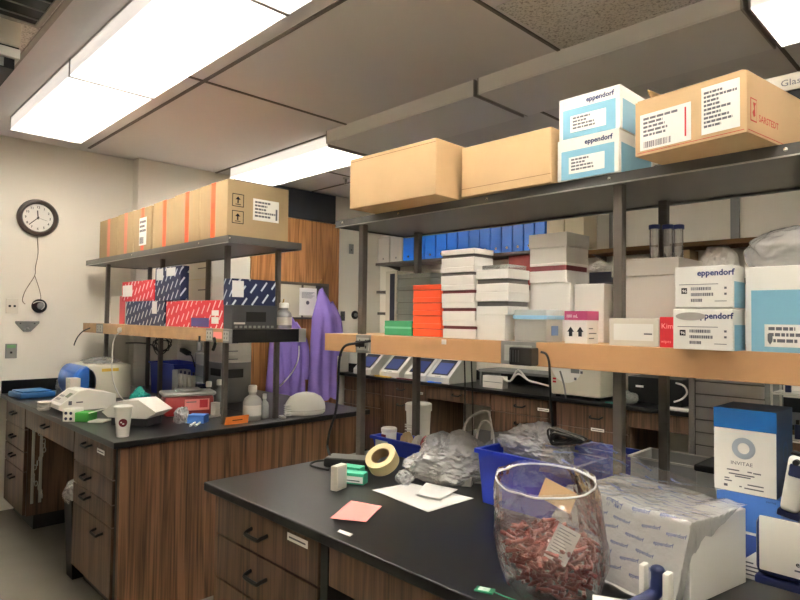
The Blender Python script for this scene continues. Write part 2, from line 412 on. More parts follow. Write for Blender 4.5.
# ------------------------------------------------------------------ lab benches
ZB = .92
def pull(x, y, z, w=.10, parent=None):
    h = MB()
    h.tube([(x - w / 2, y + .002, z + .012), (x - w / 2 + .004, y - .024, z + .006), (x - w / 2 + .015, y - .03, z), (x + w / 2 - .015, y - .03, z), (x + w / 2 - .004, y - .024, z + .006), (x + w / 2, y + .002, z + .012)], .007, 8, 3)
    return h.done('handle', M['black'], parent, True)
def cabinet(name, label, x0, x1, yf, yb, fronts, side='wood_front', toe=True, cut=None, group='bench cabinets'):
    "fronts: (z0, z1, handle x offsets, kind, label offset or None); the faces look to -y"
    r = thing(name, label, 'cabinet', ((x0 + x1) / 2, (yf + yb) / 2, 0), 0, group)
    W, D = (x1 - x0) / 2, (yb - yf) / 2
    c = MB(); c.b(-W, W, -D + .022, D, .1, ZB - .034)
    c.done('body', M[side], r)
    MB().b(-W, W, -D + .07, D, 0, .1).done('plinth', M['black'], r)
    for z0, z1, hx, kind, lab in fronts:
        d = MB().b(-W + .004, W - .004, -D, -D + .021, z0, z1, .002).done(kind, M['wood_front'], r)
        for k in hx: pull(k[0], -D, k[1], parent=d)
        if lab: 
            l = MB().b(lab[0] - .055, lab[0] + .055, -D - .0015, -D, lab[1] - .012, lab[1] + .012).done('label_strip', M['paper'], d)
            MB().b(lab[0] - .045, lab[0] + .045, -D - .0019, -D - .0015, lab[1] - .003, lab[1] + .002).done('printed_line', M['ink'], l)
    return r
def kneehole(label, x0, x1, yf, yb, zd=.72, hx=True, group='knee drawers'):
    r = thing('knee_drawer', label, 'drawer', ((x0 + x1) / 2, yf, zd), 0, group)
    W = (x1 - x0) / 2; H = ZB - .034 - zd
    MB().b(-W, W, .022, yb - yf, 0, H).done('drawer_box', M['void'], r)
    d = MB().b(-W + .004, W - .004, 0, .021, .0, H - .004, .002).done('drawer_front', M['wood_front'], r)
    if hx: pull(0, 0, H * .5, parent=d)
    return r
def back_panel(label, x0, x1, y): 
    return tag(MB().b(x0, x1, y, y + .02, 0, ZB - .034).done('modesty_panel', M['wood_front']), label, 'panel')
YF, YR = 1.12, 2.74
# --- left island
top = MB().b(-5.57, -3.095, 1.085, 2.055, ZB - .032, ZB, .004).b(-5.45, -3.095, 2.055, 2.77, ZB - .032, ZB, .004)
tag(top.done('worktop', M['black_epoxy']), 'black epoxy worktop of the left bench', 'worktop')
tag(MB().b(-5.575, -5.557, 1.09, 1.60, ZB + .0005, ZB + .1).done('backsplash', M['black_epoxy']), 'black backsplash strip at the clock wall end of the left bench', 'backsplash')
cabinet('drawer_cabinet', 'dark wood drawer cabinet of the left bench under the wall clock', -5.53, -4.95, YF, 1.72,
        [(.72, .882, [(0, .80)], 'drawer_front', None), (.56, .714, [(0, .63)], 'drawer_front', None), (.42, .554, [(0, .49)], 'drawer_front', None), (.11, .414, [(0, .33)], 'drawer_front', None)])
kneehole('wide wood knee drawer of the left bench between two cabinets', -4.945, -3.835, YF, 1.72, .745)
cabinet('drawer_cabinet', 'dark wood drawer cabinet at the near corner of the left bench beside the trash bin', -3.83, -3.20, YF, 1.72,
        [(.71, .882, [(-.06, .825)], 'drawer_front', (.13, .825)), (.585, .704, [(-.06, .65)], 'drawer_front', None), (.47, .579, [(-.06, .545)], 'drawer_front', None), (.11, .464, [(.14, .40)], 'door', None)])
r = thing('bench_end', 'large vertical grain wood end panel of the left bench', 'panel', (-3.14, 1.93, 0), 0, 'bench end panels')
MB().b(-.0095, .02, -.805, .81, .0, ZB - .034).done('panel', M['wood_panel'], r)
MB().b(-.055, -.0105, -.80, -.76, .0, ZB - .034).done('corner_post', M['black'], r)
back_panel('dark wood panel at the back of the left bench kneehole', -4.945, -3.835, 1.722)
# --- right island
top = MB().b(-2.155, 1.6, 1.085, 2.77, ZB - .032, ZB, .004)
tag(top.done('worktop', M['black_epoxy']), 'black epoxy worktop of the front bench', 'worktop')
cabinet('drawer_cabinet', 'dark wood drawer cabinet with a white label strip in the front bench', -2.11, -1.475, YF, 1.72,
        [(.735, .882, [(-.02, .80)], 'drawer_front', (.205, .845)), (.575, .729, [(-.02, .655)], 'drawer_front', None), (.42, .569, [(-.02, .5)], 'drawer_front', None), (.11, .414, [(-.02, .33)], 'drawer_front', None)])
tag(MB().b(-1.47, -1.435, YF + .003, 1.72, 0, ZB - .034).done('filler_post', M['black']), 'black filler strip beside the labelled drawer of the front bench', 'post')
kneehole('wood knee drawer of the front bench right of the black strip', -1.43, -.30, YF, 1.72, .755, False)
cabinet('drawer_cabinet', 'dark wood cabinet of the front bench beyond the right edge of the kneehole', -.295, .5, YF, 1.72, [(.735, .882, [(0, .80)], 'drawer_front', None), (.11, .729, [(0, .66)], 'door', None)])
r = thing('bench_end', 'wood end panel of the front bench facing the aisle', 'panel', (-2.135, 1.93, 0), 0, 'bench end panels')
MB().b(-.0, .02, -.805, .81, .0, ZB - .034).done('panel', M['wood_panel'], r)
back_panel('dark wood panel at the back of the front bench kneehole', -1.43, -.30, 1.722)

# ------------------------------------------------------------------ shelving frames on the islands
ZT, ZTL = 1.992, 2.002
def shelf_unit(label, x0, x1, ys0, ys1, front_posts, rear_posts, yfp, yrp, zt, bolts):
    r = thing('bench_shelf', label, 'shelf', (0, 0, ZB), 0, 'bench shelving frames')
    zb, zt = 1.96 - ZB, zt - ZB
    def P(n, mb, m, par=r, sm=False): return mb.done(n, m, par, sm)
    P('shelf_board', MB().b(x0 + .005, x1 - .005, ys0 + .02, ys1 - .02, zb + .006, zt - .001), M['shelf_grey'])
    f = P('front_rail', MB().b(x0, x1, ys0, ys0 + .018, zb, zt), M['shelf_grey'])
    P('rear_rail', MB().b(x0, x1, ys1 - .018, ys1, zb, zt), M['shelf_grey'])
    e = P('end_rail', MB().b(x0, x0 + .004, ys0 + .018, ys1 - .018, zb, zt), M['shelf_grey'])
    e = P('end_rail', MB().b(x1 - .004, x1, ys0 + .018, ys1 - .018, zb, zt), M['shelf_grey'])
    P('rail_edge', MB().b(x0, x1, ys0 - .003, ys0, zb - .001, zb + .003), M['aluminium'], f)
    for u in bolts:
        x = atx(u, ys0); P('bolt', MB().sph((x, ys0 - .001, (zb + zt) / 2 + .002), .0062, (1, .6, 1), 2), M['bolt'], f, True)
    for x, yf in front_posts: P('post', MB().b(x - .0145, x + .0145, yf - .0145, yf + .0145, .0005, zb + .005, .003), M['steel_dark'])
    for x in rear_posts: P('post', MB().b(x - .0145, x + .0145, yrp - .0145, yrp + .0145, .0005, zb + .005, .003), M['steel_dark'])
    return r
PY, RY = 1.74, 2.08
fp = [(atx(362, PY), PY), (atx(619.5, PY), PY), (.35, PY)]; rp = [atx(417, RY), atx(664, RY), .35]
RS = shelf_unit('long grey steel shelf frame with tan ledge standing on the front bench', -2.155, 1.5, 1.70, 2.16, fp, rp, PY, RY, ZT, (341, 397, 486, 609, 787))
LZ0, LZ1 = 1.404, 1.480
LY = 1.645
xa = atx(356, LY); xb = atx(371, LY); xc = atx(501, LY); xd = atx(536, LY)
for a, b_ in ((-2.15, xa), (xb, xc), (xd, 1.5)): MB().b(a, b_, LY, LY + .02, LZ0 - ZB, LZ1 - ZB, .002).done('ledge_fascia', M['tan_laminate'], RS)
MB().b(-2.15, 1.5, LY + .021, 2.22, LZ1 - ZB - .02, LZ1 - ZB - .001).done('ledge_board', M['tan_laminate'], RS)
MB().b(-2.15, 1.5, 2.2, 2.22, LZ0 - ZB, LZ1 - ZB - .021).done('ledge_fascia', M['tan_laminate'], RS)
MB().b(-2.13, 1.5, LY + .03, 1.72, LZ0 - ZB + .004, LZ1 - ZB - .021).done('ledge_core', M['grey_dark'], RS)
def outlet(par, x0, x1, y, z0, z1, face='grey_mid'):
    o = MB().b(x0, x1, y, y + .019, z0, z1, .002).done('outlet_box', M[face], par)
    n = MB()
    xm, zm, w = (x0 + x1) / 2, (z0 + z1) / 2, (x1 - x0)
    n.b(x0 + w * .12, x1 - w * .12, y - .003, y, zm - .026, zm + .026)
    n.done('receptacle', mat('receptacle_grey', (172, 174, 168), .4), o)
    for k in (.3, .7):
        for q in (-.012, .012): MB().b(x0 + w * k - .003, x0 + w * k + .003, y - .0035, y - .003, zm + q - .006, zm + q + .006).done('slot', M['black'], o)
    return o
outlet(RS, xa, xb, LY, LZ0 - ZB, LZ1 - ZB)
outlet(RS, xc, xd, LY, LZ0 - ZB, LZ1 - ZB)
MB().b(atx(442, LY), atx(446.5, LY), LY - .002, LY - .0003, LZ1 - ZB - .022, LZ1 - ZB - .004).done('white_sticker', M['paper'], RS)
# left frame
lfp = [(atx(106.5, PY), PY), (atx(161, 1.84), 1.84), (atx(226, PY), PY)]; lrp = [atx(148.5, RY), atx(207, RY), atx(277, RY)]
LS = shelf_unit('grey steel shelf frame with tan ledge standing on the left bench', -5.44, -3.03, 1.64, 2.13, lfp, lrp, PY, RY, ZTL, (130, 197, 228))
LY2 = 1.625
le = atx(229.5, LY2)
x0 = -5.42
ob = [(atx(96, LY2), atx(103, LY2)), (atx(206, LY2), atx(213, LY2)), (atx(223, LY2), le)]
seg = [x0, ob[0][0], ob[0][1], ob[1][0], ob[1][1], ob[2][0]]
for a, b_ in ((seg[0], seg[1]), (seg[2], atx(150, LY2)), (atx(150, LY2) + .004, seg[3]), (seg[4], seg[5])): MB().b(a, b_, LY2, LY2 + .02, LZ0 - ZB, LZ1 - ZB, .002).done('ledge_fascia', mat('tan_worn', (186, 148, 104), .5, var=.12, vscale=14), LS)
for a, b_ in ob: outlet(LS, a, b_, LY2, LZ0 - ZB, LZ1 - ZB)
ey = at(299, 335, 0, le).y
MB().b(x0, le - .003, LY2 + .021, ey + .049, LZ1 - ZB - .02, LZ1 - ZB - .001).done('ledge_board', M['tan_worn'], LS)
MB().b(x0, le - .003, LY2 + .03, 1.72, LZ0 - ZB + .004, LZ1 - ZB - .021).done('ledge_core', M['grey_dark'], LS)
ey = at(299, 335, 0, le).y
MB().b(le - .02, le, LY2 + .02, ey, LZ0 - ZB, LZ1 - ZB, .002).done('end_fascia', M['black'], LS)
MB().b(le - .024, le + .001, ey, ey + .05, LZ0 - ZB - .002, LZ1 - ZB + .002).done('end_bracket', M['aluminium'], LS)
MB().b(atx(213.5, LY2), atx(222, LY2), LY2 - .0012, LY2 - .0002, 1.425 - ZB, 1.462 - ZB).done('pink_sticker', M['pink'], LS)

# ------------------------------------------------------------------ back bench
YC = 4.37
top = MB().b(-5.445, 2.6, YC, 5.019, ZB - .032, ZB, .004); tag(top.done('worktop', M['black_epoxy']), 'black worktop of the back wall bench', 'worktop')
tag(MB().b(-5.445, 2.6, 5.0, 5.018, ZB + .0005, ZB + .1).done('backsplash', M['black_epoxy']), 'black backsplash strip along the back wall bench', 'backsplash')
YC += .035
D1 = lambda n: [(.735, .882, [(0, .81)], 'drawer_front', None), (.58, .729, [(0, .66)], 'drawer_front', None), (.11, .574, [(0, .5)], 'door', None)]
cabinet('drawer_cabinet', 'dark wood back bench cabinet below the leftmost thermal cycler', -5.38, -4.76, YC, 4.98, D1(0), group='back bench cabinets')
cabinet('drawer_cabinet', 'dark wood back bench cabinet between the first cabinet and the kneehole, behind the white bucket', -4.70, -4.08, YC, 4.98, [(.735, .882, [(-.05, .81)], 'drawer_front', (.2, .80)), (.11, .729, [(-.05, .65)], 'door', None)], group='back bench cabinets')
kneehole('back bench knee drawer under the rightmost thermal cycler', -4.079, -3.301, YC, 4.98, .76, True, 'back knee drawers')
cabinet('drawer_cabinet', 'back bench drawer cabinet with two white label strips left of the beige centrifuge', -3.30, -2.70, YC, 4.98,
        [(.735, .882, [(.02, .80)], 'drawer_front', (.25, .80)), (.56, .729, [(.02, .65)], 'drawer_front', (.25, .64)), (.36, .554, [(.02, .47)], 'drawer_front', None), (.11, .354, [(.02, .28)], 'drawer_front', None)], group='back bench cabinets')
cabinet('drawer_cabinet', 'back bench cabinet below the beige centrifuge', -2.63, -2.02, YC, 4.98, [(.70, .882, [(.05, .79)], 'drawer_front', (.06, .70)), (.11, .694, [(.05, .6)], 'door', None)], group='back bench cabinets')
kneehole('back bench knee drawer right of the centrifuge cabinet', -2.019, -1.171, YC, 4.98, .76, False, 'back knee drawers')
cabinet('drawer_cabinet', 'back bench cabinet behind the stacked blue kit boxes', -1.17, -.3, YC, 4.98, D1(0), group='back bench cabinets')
r = thing('bench_riser', 'grey steel instrument riser on the back bench behind the white cables', 'riser', (-2.95, 4.78, ZB), 0)
MB().b(-.65, .20, -.17, .17, .13, .155, .004).done('riser_plate', M['grey_mid'], r)
for x in (-.63, .18): MB().b(x - .01, x + .01, -.16, .16, .0005, .13).done('riser_leg', M['grey_mid'], r)
# wall shelves over the back bench
def wall_shelf(label, x0, x1, y0, z, th, m):
    r = thing('wall_shelf', label, 'shelf', ((x0 + x1) / 2, YB, z), 0, 'shelves on the back wall')
    W = (x1 - x0) / 2
    MB().b(-W, W, y0 - YB, -.003, -th, 0, .002).done('shelf_board', M[m], r)
    for k in (-.9, 0, .9): MB().prism([(-.02, -th - .001), (-.26, -th - .001), (-.02, -th - .05)], W * k - .008, W * k + .008, 'X').done('bracket', M['steel_dark'], r)
    return r
wall_shelf('dark wall shelf carrying the blue binders', -5.22, -2.72, 4.72, 2.195, .03, 'steel_dark')
wall_shelf('brown edged wall shelf in front of the bright wall right of the binders', -2.68, 1.0, 4.72, 2.155, .035, 'kraft_dark')
wall_shelf('lower dark wall shelf below the blue binders', -5.22, -2.72, 4.74, 1.87, .03, 'steel_dark')
wall_shelf('lower dark wall shelf below the brown edged shelf', -2.68, 1.0, 4.74, 1.87, .03, 'steel_dark')
wall_shelf('lowest dark wall shelf above the thermal cyclers', -5.22, -2.72, 4.76, 1.62, .03, 'steel_dark')
for u, l in ((612, 'grey shelf upright on the back wall seen left of the three blue-capped tubes'), (735, 'grey shelf upright on the back wall seen right of the three blue-capped tubes')):
    x = atx(u, 4.99); tag(MB().b(x - .03, x + .03, YB - .026, YB - .001, 2.16, 2.9).done('shelf_upright', M['grey_mid']), l, 'upright', 'wall shelf uprights')
# door, wall panel
r = bpy.data.objects.new('door_1', None); COL.objects.link(r); r.location = (XB, 3.76, 0); r['kind'] = 'structure'
MB().b(.001, .045, -.56, .57, 0, 2.62).done('door_leaf', M['wood_door'], r)
fr = MB(); fr.b(.046, .052, -.26, .40, 1.55, 1.91); fr.done('window_pane', mat('pane', (196, 190, 172), .15), r)
f = MB()
for a in ((-.28, .42, 1.90, 1.93), (-.28, .42, 1.53, 1.55)): f.b(.046, .06, a[0], a[1], a[2], a[3])
for a in ((-.28, -.26), (.40, .42), (.05, .07)): f.b(.046, .06, a[0], a[1], 1.55, 1.90)
f.done('window_frame', M['steel_dark'], r)
MB().b(.053, .06, .24, .40, 1.55, 1.90).done('window_dark', M['grey_dark'], r)
struct('trim_5', MB().b(XB + .001, XB + .03, 3.0, 4.28, 2.63, ZC - .01), mat('slate', (68, 72, 78), .5))
# ------------------------------------------------------------------ cartons on the two top shelves
def flaps_seam(r, W, D, H, F, m='kraft_dark'):
    q = MB(); q.rect(F, 0.003, W - .003, H * .93, H * .93 + .0016, .0004); q.done('seam', M[m], r)
# plain cartons
def carton(label, cx0, cx1, y0, y1, z0, z1, m, rz=0, group='brown cartons on the front top shelf', open_top=False):
    W, D, H = cx1 - cx0, y1 - y0, z1 - z0
    r = thing('cardboard_carton', label, 'box', ((cx0 + cx1) / 2, (y0 + y1) / 2, z0), rz, group)
    b = MB(); t = .004
    if open_top:
        b.b(-W / 2, W / 2, -D / 2, -D / 2 + t, 0, H).b(-W / 2, W / 2, D / 2 - t, D / 2, 0, H).b(-W / 2, -W / 2 + t, -D / 2 + t, D / 2 - t, 0, H).b(W / 2 - t, W / 2, -D / 2 + t, D / 2 - t, 0, H).b(-W / 2 + t, W / 2 - t, -D / 2 + t, D / 2 - t, 0, t)
    else: b.b(-W / 2, W / 2, -D / 2, D / 2, 0, H, .0025)
    b.done('carton', M[m], r)
    return r, W, D, H, frame((-W / 2, -D / 2, 0), (1, 0, 0), (0, 0, 1)), frame((W / 2, -D / 2, 0), (0, 1, 0), (0, 0, 1))
r, W, D, H, F, G = carton('plain low brown carton at the left end of the long grey shelf', -1.885, -1.425, 1.56, 1.885, ZT, 2.195, 'kraft', .03)
flaps_seam(r, W, D, H, F)
r, W, D, H, F, G = carton('plain brown carton between the low carton and the blue and white carton stack', -1.392, -1.022, 1.675, 2.02, ZT, 2.172, 'kraft')
MB().rect(F, .0, W, .028, .0294, .0004).done('crease', M['kraft_dark'], r)
# eppendorf cartons
def eppi(label, x0, x1, y0, y1, z0, z1, seed):
    r, W, D, H, F, G = box_thing('tube_carton', label, 'box', x0, x1, y0, y1, z0, z1, M['white'], 'blue and white cartons stacked on the top shelf')
    b = MB().rect(F, W * .07, W * .93, H * .01, H * .71).done('blue_panel', M['eppi_blue'], r)
    MB().rect(G, D * .06, D * .94, H * .01, H * .71).done('blue_panel', M['eppi_blue'], r)
    plabel(b, F @ Matrix.Translation((0, 0, .0006)), W * .2, W * .78, H * .14, H * .54, 4, seed=seed)
    text('eppendorf', .0215, M['navy_print'], F, r, 'lettering', W * .46, H * .80, bold=.03)
    return r
ex0, ex1 = -1.008, -.803
eppi('lower white carton with light blue panel in the pair on the top shelf', ex0, ex1, 1.69, 1.93, ZT, 2.122, 3)
eppi('upper white carton with light blue panel in the pair on the top shelf', ex0 + .004, ex1 + .003, 1.692, 1.93, 2.1225, 2.254, 3)
# open carton with red print
cx, cy, rz = -.532, 1.748, math.radians(-8)
r = thing('cardboard_carton', 'brown carton with two paper labels and red lettering, flap up, hanging over the shelf edge', 'box', (cx, cy, ZT), rz, 'brown cartons on the front top shelf')
W, D, H, t = .283, .40, .145, .004
b = MB(); b.b(-W / 2, W / 2, -D / 2, D / 2, 0, t)
b.b(-W / 2, W / 2, -D / 2, -D / 2 + t, t, H).b(-W / 2, W / 2, D / 2 - t, D / 2, t, H).b(-W / 2, -W / 2 + t, -D / 2 + t, D / 2 - t, t, H).b(W / 2 - t, W / 2, -D / 2 + t, D / 2 - t, t, H)
b.done('carton', M['kraft'], r)
fl = MB(); A = Matrix.Translation((-W / 2 + .002, 0, H)) @ Matrix.Rotation(math.radians(-20), 4, 'Y'); fl.b(-.003, .0, -D / 2 + .10, D / 2 - .01, 0, .075, M=A); fl.done('flap', M['kraft_dark'], r)  # shade on the flap's inside is put into its darker kraft colour
MB().b(-W / 2 + .006, W / 2 - .006, -D / 2 - .0, D / 2, H + .0005, H + .003).done('flap', M['kraft'], r)
F = frame((-W / 2, -D / 2, 0), (1, 0, 0), (0, 0, 1)); G = frame((W / 2, -D / 2, 0), (0, 1, 0), (0, 0, 1))
plabel(r, F, .014, .152, .012, .108, 5, seed=5, bar=True)
l = plabel(r, F, .178, .268, .016, .132, 9, seed=8)
MB().rect(F @ Matrix.Translation((0, 0, .0009)), .136, .140, .024, .098, .0004).done('red_strip', M['red'], r)
text('SARSTEDT', .0235, mat('red_print', (184, 62, 48), .7), G, r, 'lettering', .06, .036, bold=.012)
q = MB(); q.rect(G, .018, .050, .03, .085, .0005).done('emblem', M['red_print'], r)
MB().rect(G, .0205, .0475, .033, .082, .0009).done('emblem', M['kraft'], r)
MB().prism([(.033, .040), (.041, .045), (.038, .067), (.045, .075), (.030, .075), (.035, .06), (.026, .051)], .0006, .0014, 'Z', G).done('emblem', M['red_print'], r)
MB().rect(F, .006, W - .006, .006, .0075, .0005).done('red_line', M['red_print'], r); MB().rect(G, .006, D - .006, .006, .0075, .0005).done('red_line', M['red_print'], r)
# loose plastic sheet by the stack
def crumple(name, label, cat, c, sx, sy, sz, m, seed, group=None, sub=4, amp=.28, flat=.0, freq=2.2, rz=0, parent=None, tent=0, smooth=False):
    rnd = Vector((seed * 3.1, seed * 1.7, seed * .9))
    bm = bmesh.new(); bmesh.ops.create_icosphere(bm, subdivisions=sub, radius=1)
    for v in bm.verts:
        p = v.co.copy()
        w = p + Vector((noise.noise(p * 2 + rnd), noise.noise(p * 2 - rnd), noise.noise(p * 2 + rnd * 2))) * .35
        rid = lambda f: 1 - 2 * abs(noise.noise(w * f + rnd))          # ridged folds
        n = noise.noise(p * freq * .6 + rnd) * amp + rid(freq * .9) * amp * .45 + rid(freq * 2.1) * amp * .25 + rid(freq * 4.3) * amp * .10
        q = p * (1 + n - amp * .4); v.co = Vector((q.x * sx, q.y * sy, q.z * sz * (1 + tent * math.exp(-5 * ((q.x - .25) ** 2 + q.y ** 2)) + tent * .8 * math.exp(-9 * ((q.x + .45) ** 2 + (q.y - .2) ** 2)))))
    zmin = min(v.co.z for v in bm.verts); cut = zmin + flat * sz
    for v in bm.verts:
        if v.co.z < cut: v.co.z = cut
        v.co.z -= cut
    me = bpy.data.meshes.new(name); bm.to_mesh(me); bm.free(); me.materials.append(M[m])
    if smooth:
        for p_ in me.polygons: p_.use_smooth = True
    o = bpy.data.objects.new(name, me); COL.objects.link(o); o.location = c; o.rotation_euler = (0, 0, rz)
    if parent: o.parent = parent
    else: tag(o, label, cat, group)
    return o
crumple('plastic_sheet', 'crumpled clear plastic sheet beside the blue and white carton stack', 'plastic sheet', (-.735, 1.90, ZT), .05, .10, .035, 'film', 4, flat=.8)
# air filter
fx0 = -.60
r = thing('air_filter', 'cardboard framed air filter with black lattice face behind the open brown carton', 'air filter', (-.2, 2.12, ZT), 0)
f = MB(); w, h = .40, .32
f.b(-w, w, -.012, .012, h - .05, h).b(-w, w, -.012, .012, .0, .05).b(-w, -w + .05, -.012, .012, .05, h - .05).b(w - .05, w, -.012, .012, .05, h - .05)
f.done('frame', mat('filter_card', (188, 184, 172), .7), r)
MB().b(-w + .05, w - .05, -.004, .006, .05, h - .05).done('filter_pad', M['black'], r)
q = MB()
for k in range(-6, 8):
    q.prism([(k * .1 - .012, .05), (k * .1 + .0, .05), (k * .1 + .12, h - .05), (k * .1 + .108, h - .05)], -.0075, -.0045); q.prism([(k * .1 + .108, .05), (k * .1 + .12, .05), (k * .1, h - .05), (k * .1 - .012, h - .05)], -.0075, -.0045)
q.done('lattice', M['grey_mid'], r)
text('Glasfloss', .028, M['ink'], frame((-.285, -.0125, h - .036), (1, 0, 0), (0, 0, 1)), r, 'lettering', bold=.01, sx=1.1)

# ------------------------------------------------------------------ brown cartons with orange tape (left shelf)
Y = 1.69
edges = [97, 115, 131, 148.5, 171.5, 197, 225]; tops = [220, 214, 209, 201, 193, 184]
desc = ['brown carton at the wall end of the left shelf row, farthest from the end label', 'brown carton second from the wall end of the left shelf row', 'brown carton with a white slip stuck over its orange tape', 'brown carton just right of the one with the white slip, orange tape down its front', 'brown carton next to the end carton of the left shelf row', 'brown carton with arrow marks and large white label, near end of left shelf']
yend = at(289, 200, 0, atx(225, Y)).y
for i in range(6):
    x0, x1 = atx(edges[i], Y) + .003, atx(edges[i + 1], Y) - .003
    z1 = at((edges[i] + edges[i + 1]) / 2, tops[i], 1, Y).z
    m = 'kraft_grey'
    r, W, D, H, F, G = carton(desc[i], x0, x1, Y + (.0 if i != 3 else .012), yend, ZTL, z1, m, 0, 'orange taped brown cartons on the left shelf')
    tw = .055 if i > 1 else .06; c = W * (.52 if i < 5 else .5)
    MB().rect(F, c - tw / 2, c + tw / 2, 0, H, .0006).rect(frame((-W / 2, -D / 2, H), (1, 0, 0), (0, 1, 0)), c - tw / 2, c + tw / 2, 0, D, .0006).done('packing_tape', M['orange_tape'] if i > 1 else mat('tape_faded', (206, 122, 92), .5), r)
    if i >= 3:
        for zz in (.18, .55): text('///', .05, M['red_dark'], F, r, 'tape_print', c - tw * .38, H * zz, t=.0009, sx=.8)
    if i == 2:
        plabel(r, F @ Matrix.Translation((0, 0, .0008)), c - .055, c + .075, H * .16, H * .78, 3, seed=2, bar=True)
    MB().rect(F, c - .0008, c + .0008, 0, H, .0004).done('seam', M['kraft_dark'], r)
    if i == 5:
        for zz in (.26, .55):
            e = MB()
            x_, z_, s_ = .03, H * zz, .075
            e.rect(G, x_, x_ + s_, z_, z_ + .004).rect(G, x_, x_ + s_, z_ + s_ - .004, z_ + s_).rect(G, x_, x_ + .004, z_ + .004, z_ + s_ - .004).rect(G, x_ + s_ - .004, x_ + s_, z_ + .004, z_ + s_ - .004)
            e.rect(G, x_ + .02, x_ + .055, z_ + .012, z_ + .016).prism([(x_ + .037, z_ + .06), (x_ + .02, z_ + .042), (x_ + .033, z_ + .042), (x_ + .033, z_ + .02), (x_ + .041, z_ + .02), (x_ + .041, z_ + .042), (x_ + .054, z_ + .042)], 0, .0006, 'Z', G)
            e.done('handling_mark', M['ink_dark'], r)
        plabel(r, G, D * .40, D * .83, H * .36, H * .74, 5, seed=11)
        MB().rect(G @ Matrix.Translation((0, 0, .001)), D * .775, D * .805, H * .4, H * .6, .0004).done('barcode', M['ink'], r)

# ------------------------------------------------------------------ goods on the right ledge
ZL = LZ1 + .0005
gl = 'lab goods on the front ledge'
def pb(name, label, cat, u0, u1, u2, v0, y, z0, m, group=None, d=.1, part='box', bev=.002, z1=None):
    x0, x1, dd, top = px_box(u0, u1, u2, v0, y, z0, d)
    return box_thing(name, label, cat, x0, x1, y, y + dd, z0, z1 or top, M[m], group, 0, part, bev)
def freezer(label, u0, u1, u2, y, z0, hb, hg, hl, m, band, group, dx=0, lidm=None):
    x0, x1, dd, _ = px_box(u0, u1, u2, 300, y, z0, .1)
    W, D = (x1 - x0) / 2, dd / 2
    r = thing('freezer_box', label, 'freezer box', ((x0 + x1) / 2 + dx, y + D, z0), 0, group)
    MB().b(-W, W, -D, D, 0, hb, .0015).done('base', M[m], r)
    MB().b(-W + .003, W - .003, -D + .003, D - .003, hb + .0002, hb + hg).done('divider_grid', M[band], r)
    MB().b(-W - .001, W + .001, -D - .001, D + .001, hb + hg + .0002, hb + hg + hl, .0015).done('lid', M[lidm or m], r)
    return z0 + hb + hg + hl
mat('fz_white', (236, 232, 226), .5); mat('fz_grey', (206, 202, 194), .5)
mat('band_grey', (108, 102, 100), .6); mat('band_red', (126, 58, 60), .6); mat('band_white', (190, 186, 180), .6)
# green rack, orange and grey boxes
r, W, D, H, F, G = pb('tube_rack', 'green tube rack at the left end of the front ledge goods', 'rack', 384.5, 411.5, 0, 321, 1.73, ZL, 'green_box', d=.13, part='rack')
MB().rect(F, .0, W, H * .46, H * .6, .001).done('rim', mat('green_pale', (120, 196, 160), .4), r)
z = ZL
ol = ['bottom box of the orange freezer box stack', 'second box from the bottom of the orange freezer box stack', 'third box from the bottom of the orange freezer box stack', 'top box of the orange freezer box stack']
hs = (at(426, 284.5, 1, 1.73).z - ZL) / 4
for i in range(4): z = freezer(ol[i], 412.8, 440.5, 0, 1.73, z + .0003, hs * .55, .0025, hs * .45 - .003, 'orange_box', 'red_dark', 'orange freezer boxes on the front ledge')
z = ZL; zt = at(404, 274, 1, 1.93).z; hs = (zt - ZL) / 5
gx = ['lowest', 'second lowest', 'middle', 'second highest', 'topmost']
for i in range(5): z = freezer(gx[i] + ' grey freezer box in the stack behind the orange ones', 396.8, 430, 0, 1.93, z + .0003, hs * .6, .002, hs * .4 - .0025, 'grey_box', 'grey_dark', 'grey freezer boxes on the front ledge')
r, W, D, H, F, G = pb('file_box', 'upright white box with a dark slot left of the grey freezer boxes', 'box', 385, 395.8, 0, 271, 1.93, ZL, 'offwhite', d=.12)
MB().rect(F, W * .42, W * .85, H * .05, H * .96, .001).done('dark_slot', mat('slot_navy', (44, 44, 66), .5), r)
# stack A
def zt_(u, v, y): return at(u, v, 1, y).z
ya = 1.665
lvls = [(338, 328.5, 322, 313.5), (313.2, 312, 306, 297), (296.7, 297, 291, 281.5), (281.2, 281.5, 276, 264.5), (264.2, 265, 260, 247.5)]
nm = ['bottom', 'second lowest', 'middle', 'second highest', 'top']
bands = ['band_red', 'band_red', 'band_red', 'band_grey', 'band_grey']
z = ZL; tot = zt_(458, 249, ya) - ZL; h = tot / 5
offs = [(.004, 0), (.0, 0), (-.004, 0), (-.008, 0), (-.006, 0)]
for i in range(5): z = freezer(nm[i] + ' white freezer box in the tall stack right of the orange boxes', 442, 475, 494, ya, z + .0003, h * .52, h * .17, h * .31 - .0005, 'fz_white', bands[i], 'white freezer boxes on the front ledge', offs[i][0])
